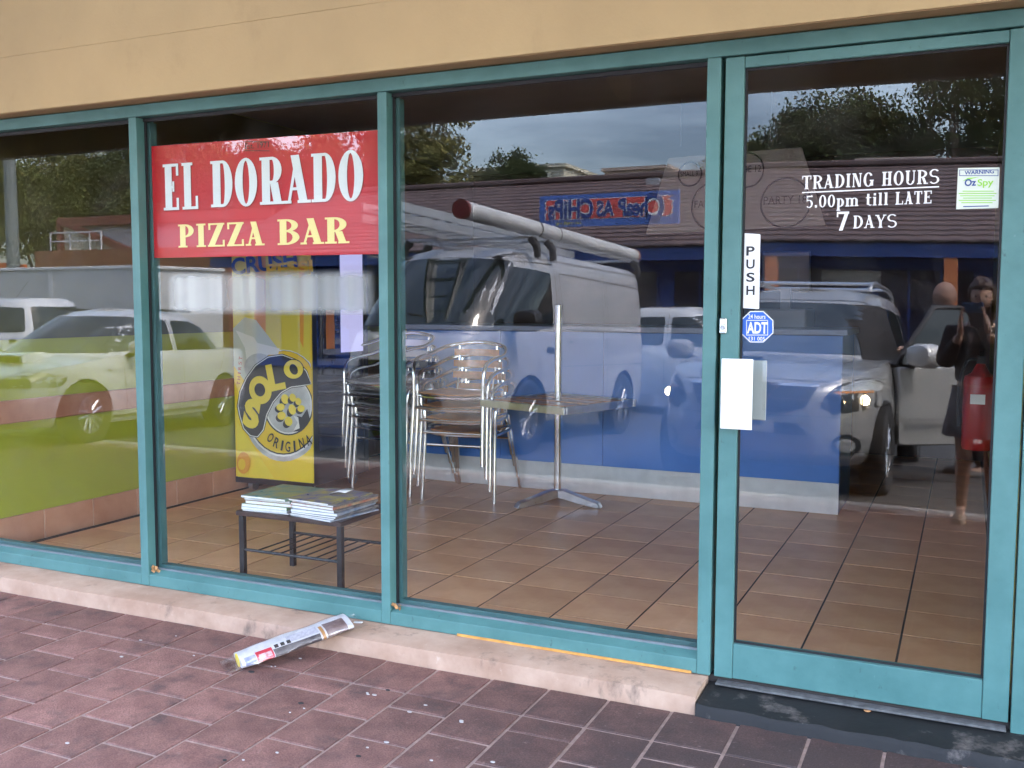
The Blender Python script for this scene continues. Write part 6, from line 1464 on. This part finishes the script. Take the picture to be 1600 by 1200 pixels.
# body: pelvis root, spine, neck, legs, arms raised to the phone (one continuous mesh)
nodes = [(0, 0, .88, (.15, .10)), (0, .01, 1.05, (.125, .085)), (0, .0, 1.22, (.145, .095)), (0, -.01, 1.34, (.11, .075)), (0, .005, 1.42, .047), (0, .015, 1.49, .045),
         (-.085, 0, .82, .088), (-.085, .015, .48, .056), (-.09, -.01, .26, .050), (-.095, -.02, .08, .034), (-.10, .10, .03, (.034, .026)),
         (.085, 0, .82, .088), (.09, -.01, .48, .056), (.10, -.05, .26, .050), (.105, -.07, .08, .034), (.12, .05, .03, (.034, .026)),
         (-.165, -.01, 1.32, .052), (-.225, .05, 1.09, .043), (-.12, .255, 1.31, .030), (.165, -.01, 1.32, .052), (.215, .05, 1.09, .043), (.055, .26, 1.32, .030)]
edges = [(0, 1), (1, 2), (2, 3), (3, 4), (4, 5), (0, 6), (6, 7), (7, 8), (8, 9), (9, 10), (0, 11), (11, 12), (12, 13), (13, 14), (14, 15), (3, 16), (16, 17), (17, 18), (3, 19), (19, 20), (20, 21)]
skin_mesh('body', nodes, edges, skin_m, wo)
jn = [(n[0], n[1], n[2], tuple(k * 1.2 + .012 for k in n[3]) if isinstance(n[3], tuple) else n[3] * 1.36 + .008) for n in nodes]
idx = [0, 1, 2, 3, 16, 17, 18, 19, 20, 21]; mp_ = {a: i for i, a in enumerate(idx)}; jn2 = [jn[i] for i in idx]; jn2[0] = (0, 0, .93, (.165, .12))
jn2[6] = (*Vector(nodes[17][:3]).lerp(Vector(nodes[18][:3]), .86), .043); jn2[9] = (*Vector(nodes[20][:3]).lerp(Vector(nodes[21][:3]), .86), .043)
skin_mesh('jacket', jn2, [(mp_[a], mp_[b]) for a, b in edges if a in mp_ and b in mp_], jk, wo)
skb = MB(); n = 40
for (z, rx, ry, am) in ((.95, .165, .12, 0), (.86, .18, .135, .004), (.72, .20, .155, .012), (.60, .215, .17, .018)):
    for j in range(n): g = 2 * math.pi * j / n; k = 1 + am / .2 * math.sin(10 * g); skb.v.append((rx * k * math.cos(g), ry * k * math.sin(g), z))
for i in range(3):
    for j in range(n): skb.f.append((i * n + j, i * n + (j + 1) % n, (i + 1) * n + (j + 1) % n, (i + 1) * n + j))
skb.build('shorts', sh, wo, 60)
for (x, y) in ((-.10, .055), (.12, .0)):
    MB().lathe([(.002, 0), (.046, 0), (.048, .03), (.036, .055), (.02, .06)], 16, c=(0, 0, 0)).build('shoe', shoe, wo, 50); o = bpy.context.scene.collection.objects[-1]; o.scale = (.95, 2.6, 1); o.location = (x, y, 0)
head(wo, (.01, .045, 1.565), 1.0, mat('reddish_brown_hair', (.050, .017, .010), .5, var=.4, vscale=40), yaw=R(4))
MB().tube(curve([(-.06, .05, 1.42), (0, .10, 1.30), (.05, .115, 1.2)], 4), .006, 6).build('camera_strap', ink, wo, 40)
# phone just behind the lens; lens on the street side of the glass looks at the shop
ph = empty('mobile_phone', (0.03, -3.325, 1.345), label='blue cased phone held up by the photographer, mirrored in the door', cat='phone')
MB().bb(-.062, .062, -.009, .0, -.032, .032).build('case', mat('blue_phone_case', (.03, .13, .34), .35), ph, bevel=.004); MB().lathe([(.001, .001), (.006, .001), (.006, .0015), (.001, .0018)], 14, 'y', (-.045, 0, .015)).build('lens', ink, ph, 40)
for s, nd in ((-1, nodes[18]), (1, nodes[21])):
    wr_ = Vector(nd[:3]); tgt = Vector((ph.location.x - wo.location.x + s * .068, ph.location.y - wo.location.y - .02, ph.location.z - wo.location.z - .03)) / .93
    pc = wr_.lerp(tgt, .62); hand(wo, wr_, pc, (-s * .2, .25, 1), (s, 0, 0), (-s * .35, .9, .3), skin_m)
# bald man at the open car door
mn = empty('person', (.06, 2 * GY - 6.75, road_z(-6.7)), (0, 0, R(-70)), 'bald person in dark jacket leaning at the open car door, mirrored', 'person')
mn.rotation_euler = (0, 0, R(60)); mn.scale = (1.07, 1.07, 1.07)
nm2 = [(0, 0, .92, (.165, .12)), (0, .05, 1.10, (.16, .11)), (0, .13, 1.26, (.17, .11)), (0, .17, 1.35, (.13, .09)), (0, .21, 1.41, .056), (0, .235, 1.47, .054),
       (-.10, 0, .86, .095), (-.11, .03, .49, .064), (-.11, -.02, .27, .056), (-.11, -.04, .09, .04), (-.12, .10, .035, (.042, .03)), (.10, 0, .86, .095), (.11, .03, .49, .064), (.11, -.02, .27, .056), (.11, -.04, .09, .04), (.12, .10, .035, (.042, .03)),
       (-.20, .16, 1.33, .06), (-.27, .26, 1.10, .048), (-.22, .48, 1.08, .036), (.20, .16, 1.33, .06), (.27, .30, 1.12, .048), (.22, .53, 1.15, .036)]
skin_mesh('body', nm2, edges, skin_m, mn)
jm = [(n[0], n[1], n[2], tuple(k * 1.22 + .014 for k in n[3]) if isinstance(n[3], tuple) else n[3] * 1.42 + .008) for n in nm2]
jm2 = [jm[i] for i in idx]; jm2[6] = (*Vector(nm2[17][:3]).lerp(Vector(nm2[18][:3]), .88), .05); jm2[9] = (*Vector(nm2[20][:3]).lerp(Vector(nm2[21][:3]), .88), .05)
skin_mesh('jacket', jm2, [(mp_[a], mp_[b]) for a, b in edges if a in mp_ and b in mp_], mat('black_jacket', (.016, .015, .018), .8, var=.2, vscale=12), mn)
ti = [0, 6, 7, 8, 9, 11, 12, 13, 14]; mt = {a: i for i, a in enumerate(ti)}
skin_mesh('trousers', [jm[i] for i in ti], [(mt[a], mt[b]) for a, b in edges if a in mt and b in mt], mat('dark_trousers', (.03, .03, .035), .85), mn)
head(mn, (0, .265, 1.545), 1.04, mat('grey_stubble', (.07, .05, .04), .8), True, 0, mat('tanned_skin', (.30, .16, .11), .55, var=.15, vscale=18))
for s, i in ((-1, 18), (1, 21)):
    wr_ = Vector(nm2[i][:3]); pc = wr_ + (wr_ - Vector(nm2[i - 1][:3])).normalized() * .06; hand(mn, wr_, pc, (-s, 0, .3), (s, 0, 0), (0, .3, -1), skin_m)
for (x, y) in ((-.12, .06), (.12, .06)):
    o = MB().lathe([(.002, 0), (.05, 0), (.052, .03), (.04, .06), (.02, .07)], 16).build('shoe', ink, mn, 50); o.scale = (1, 2.7, 1); o.location = (x, y, 0)
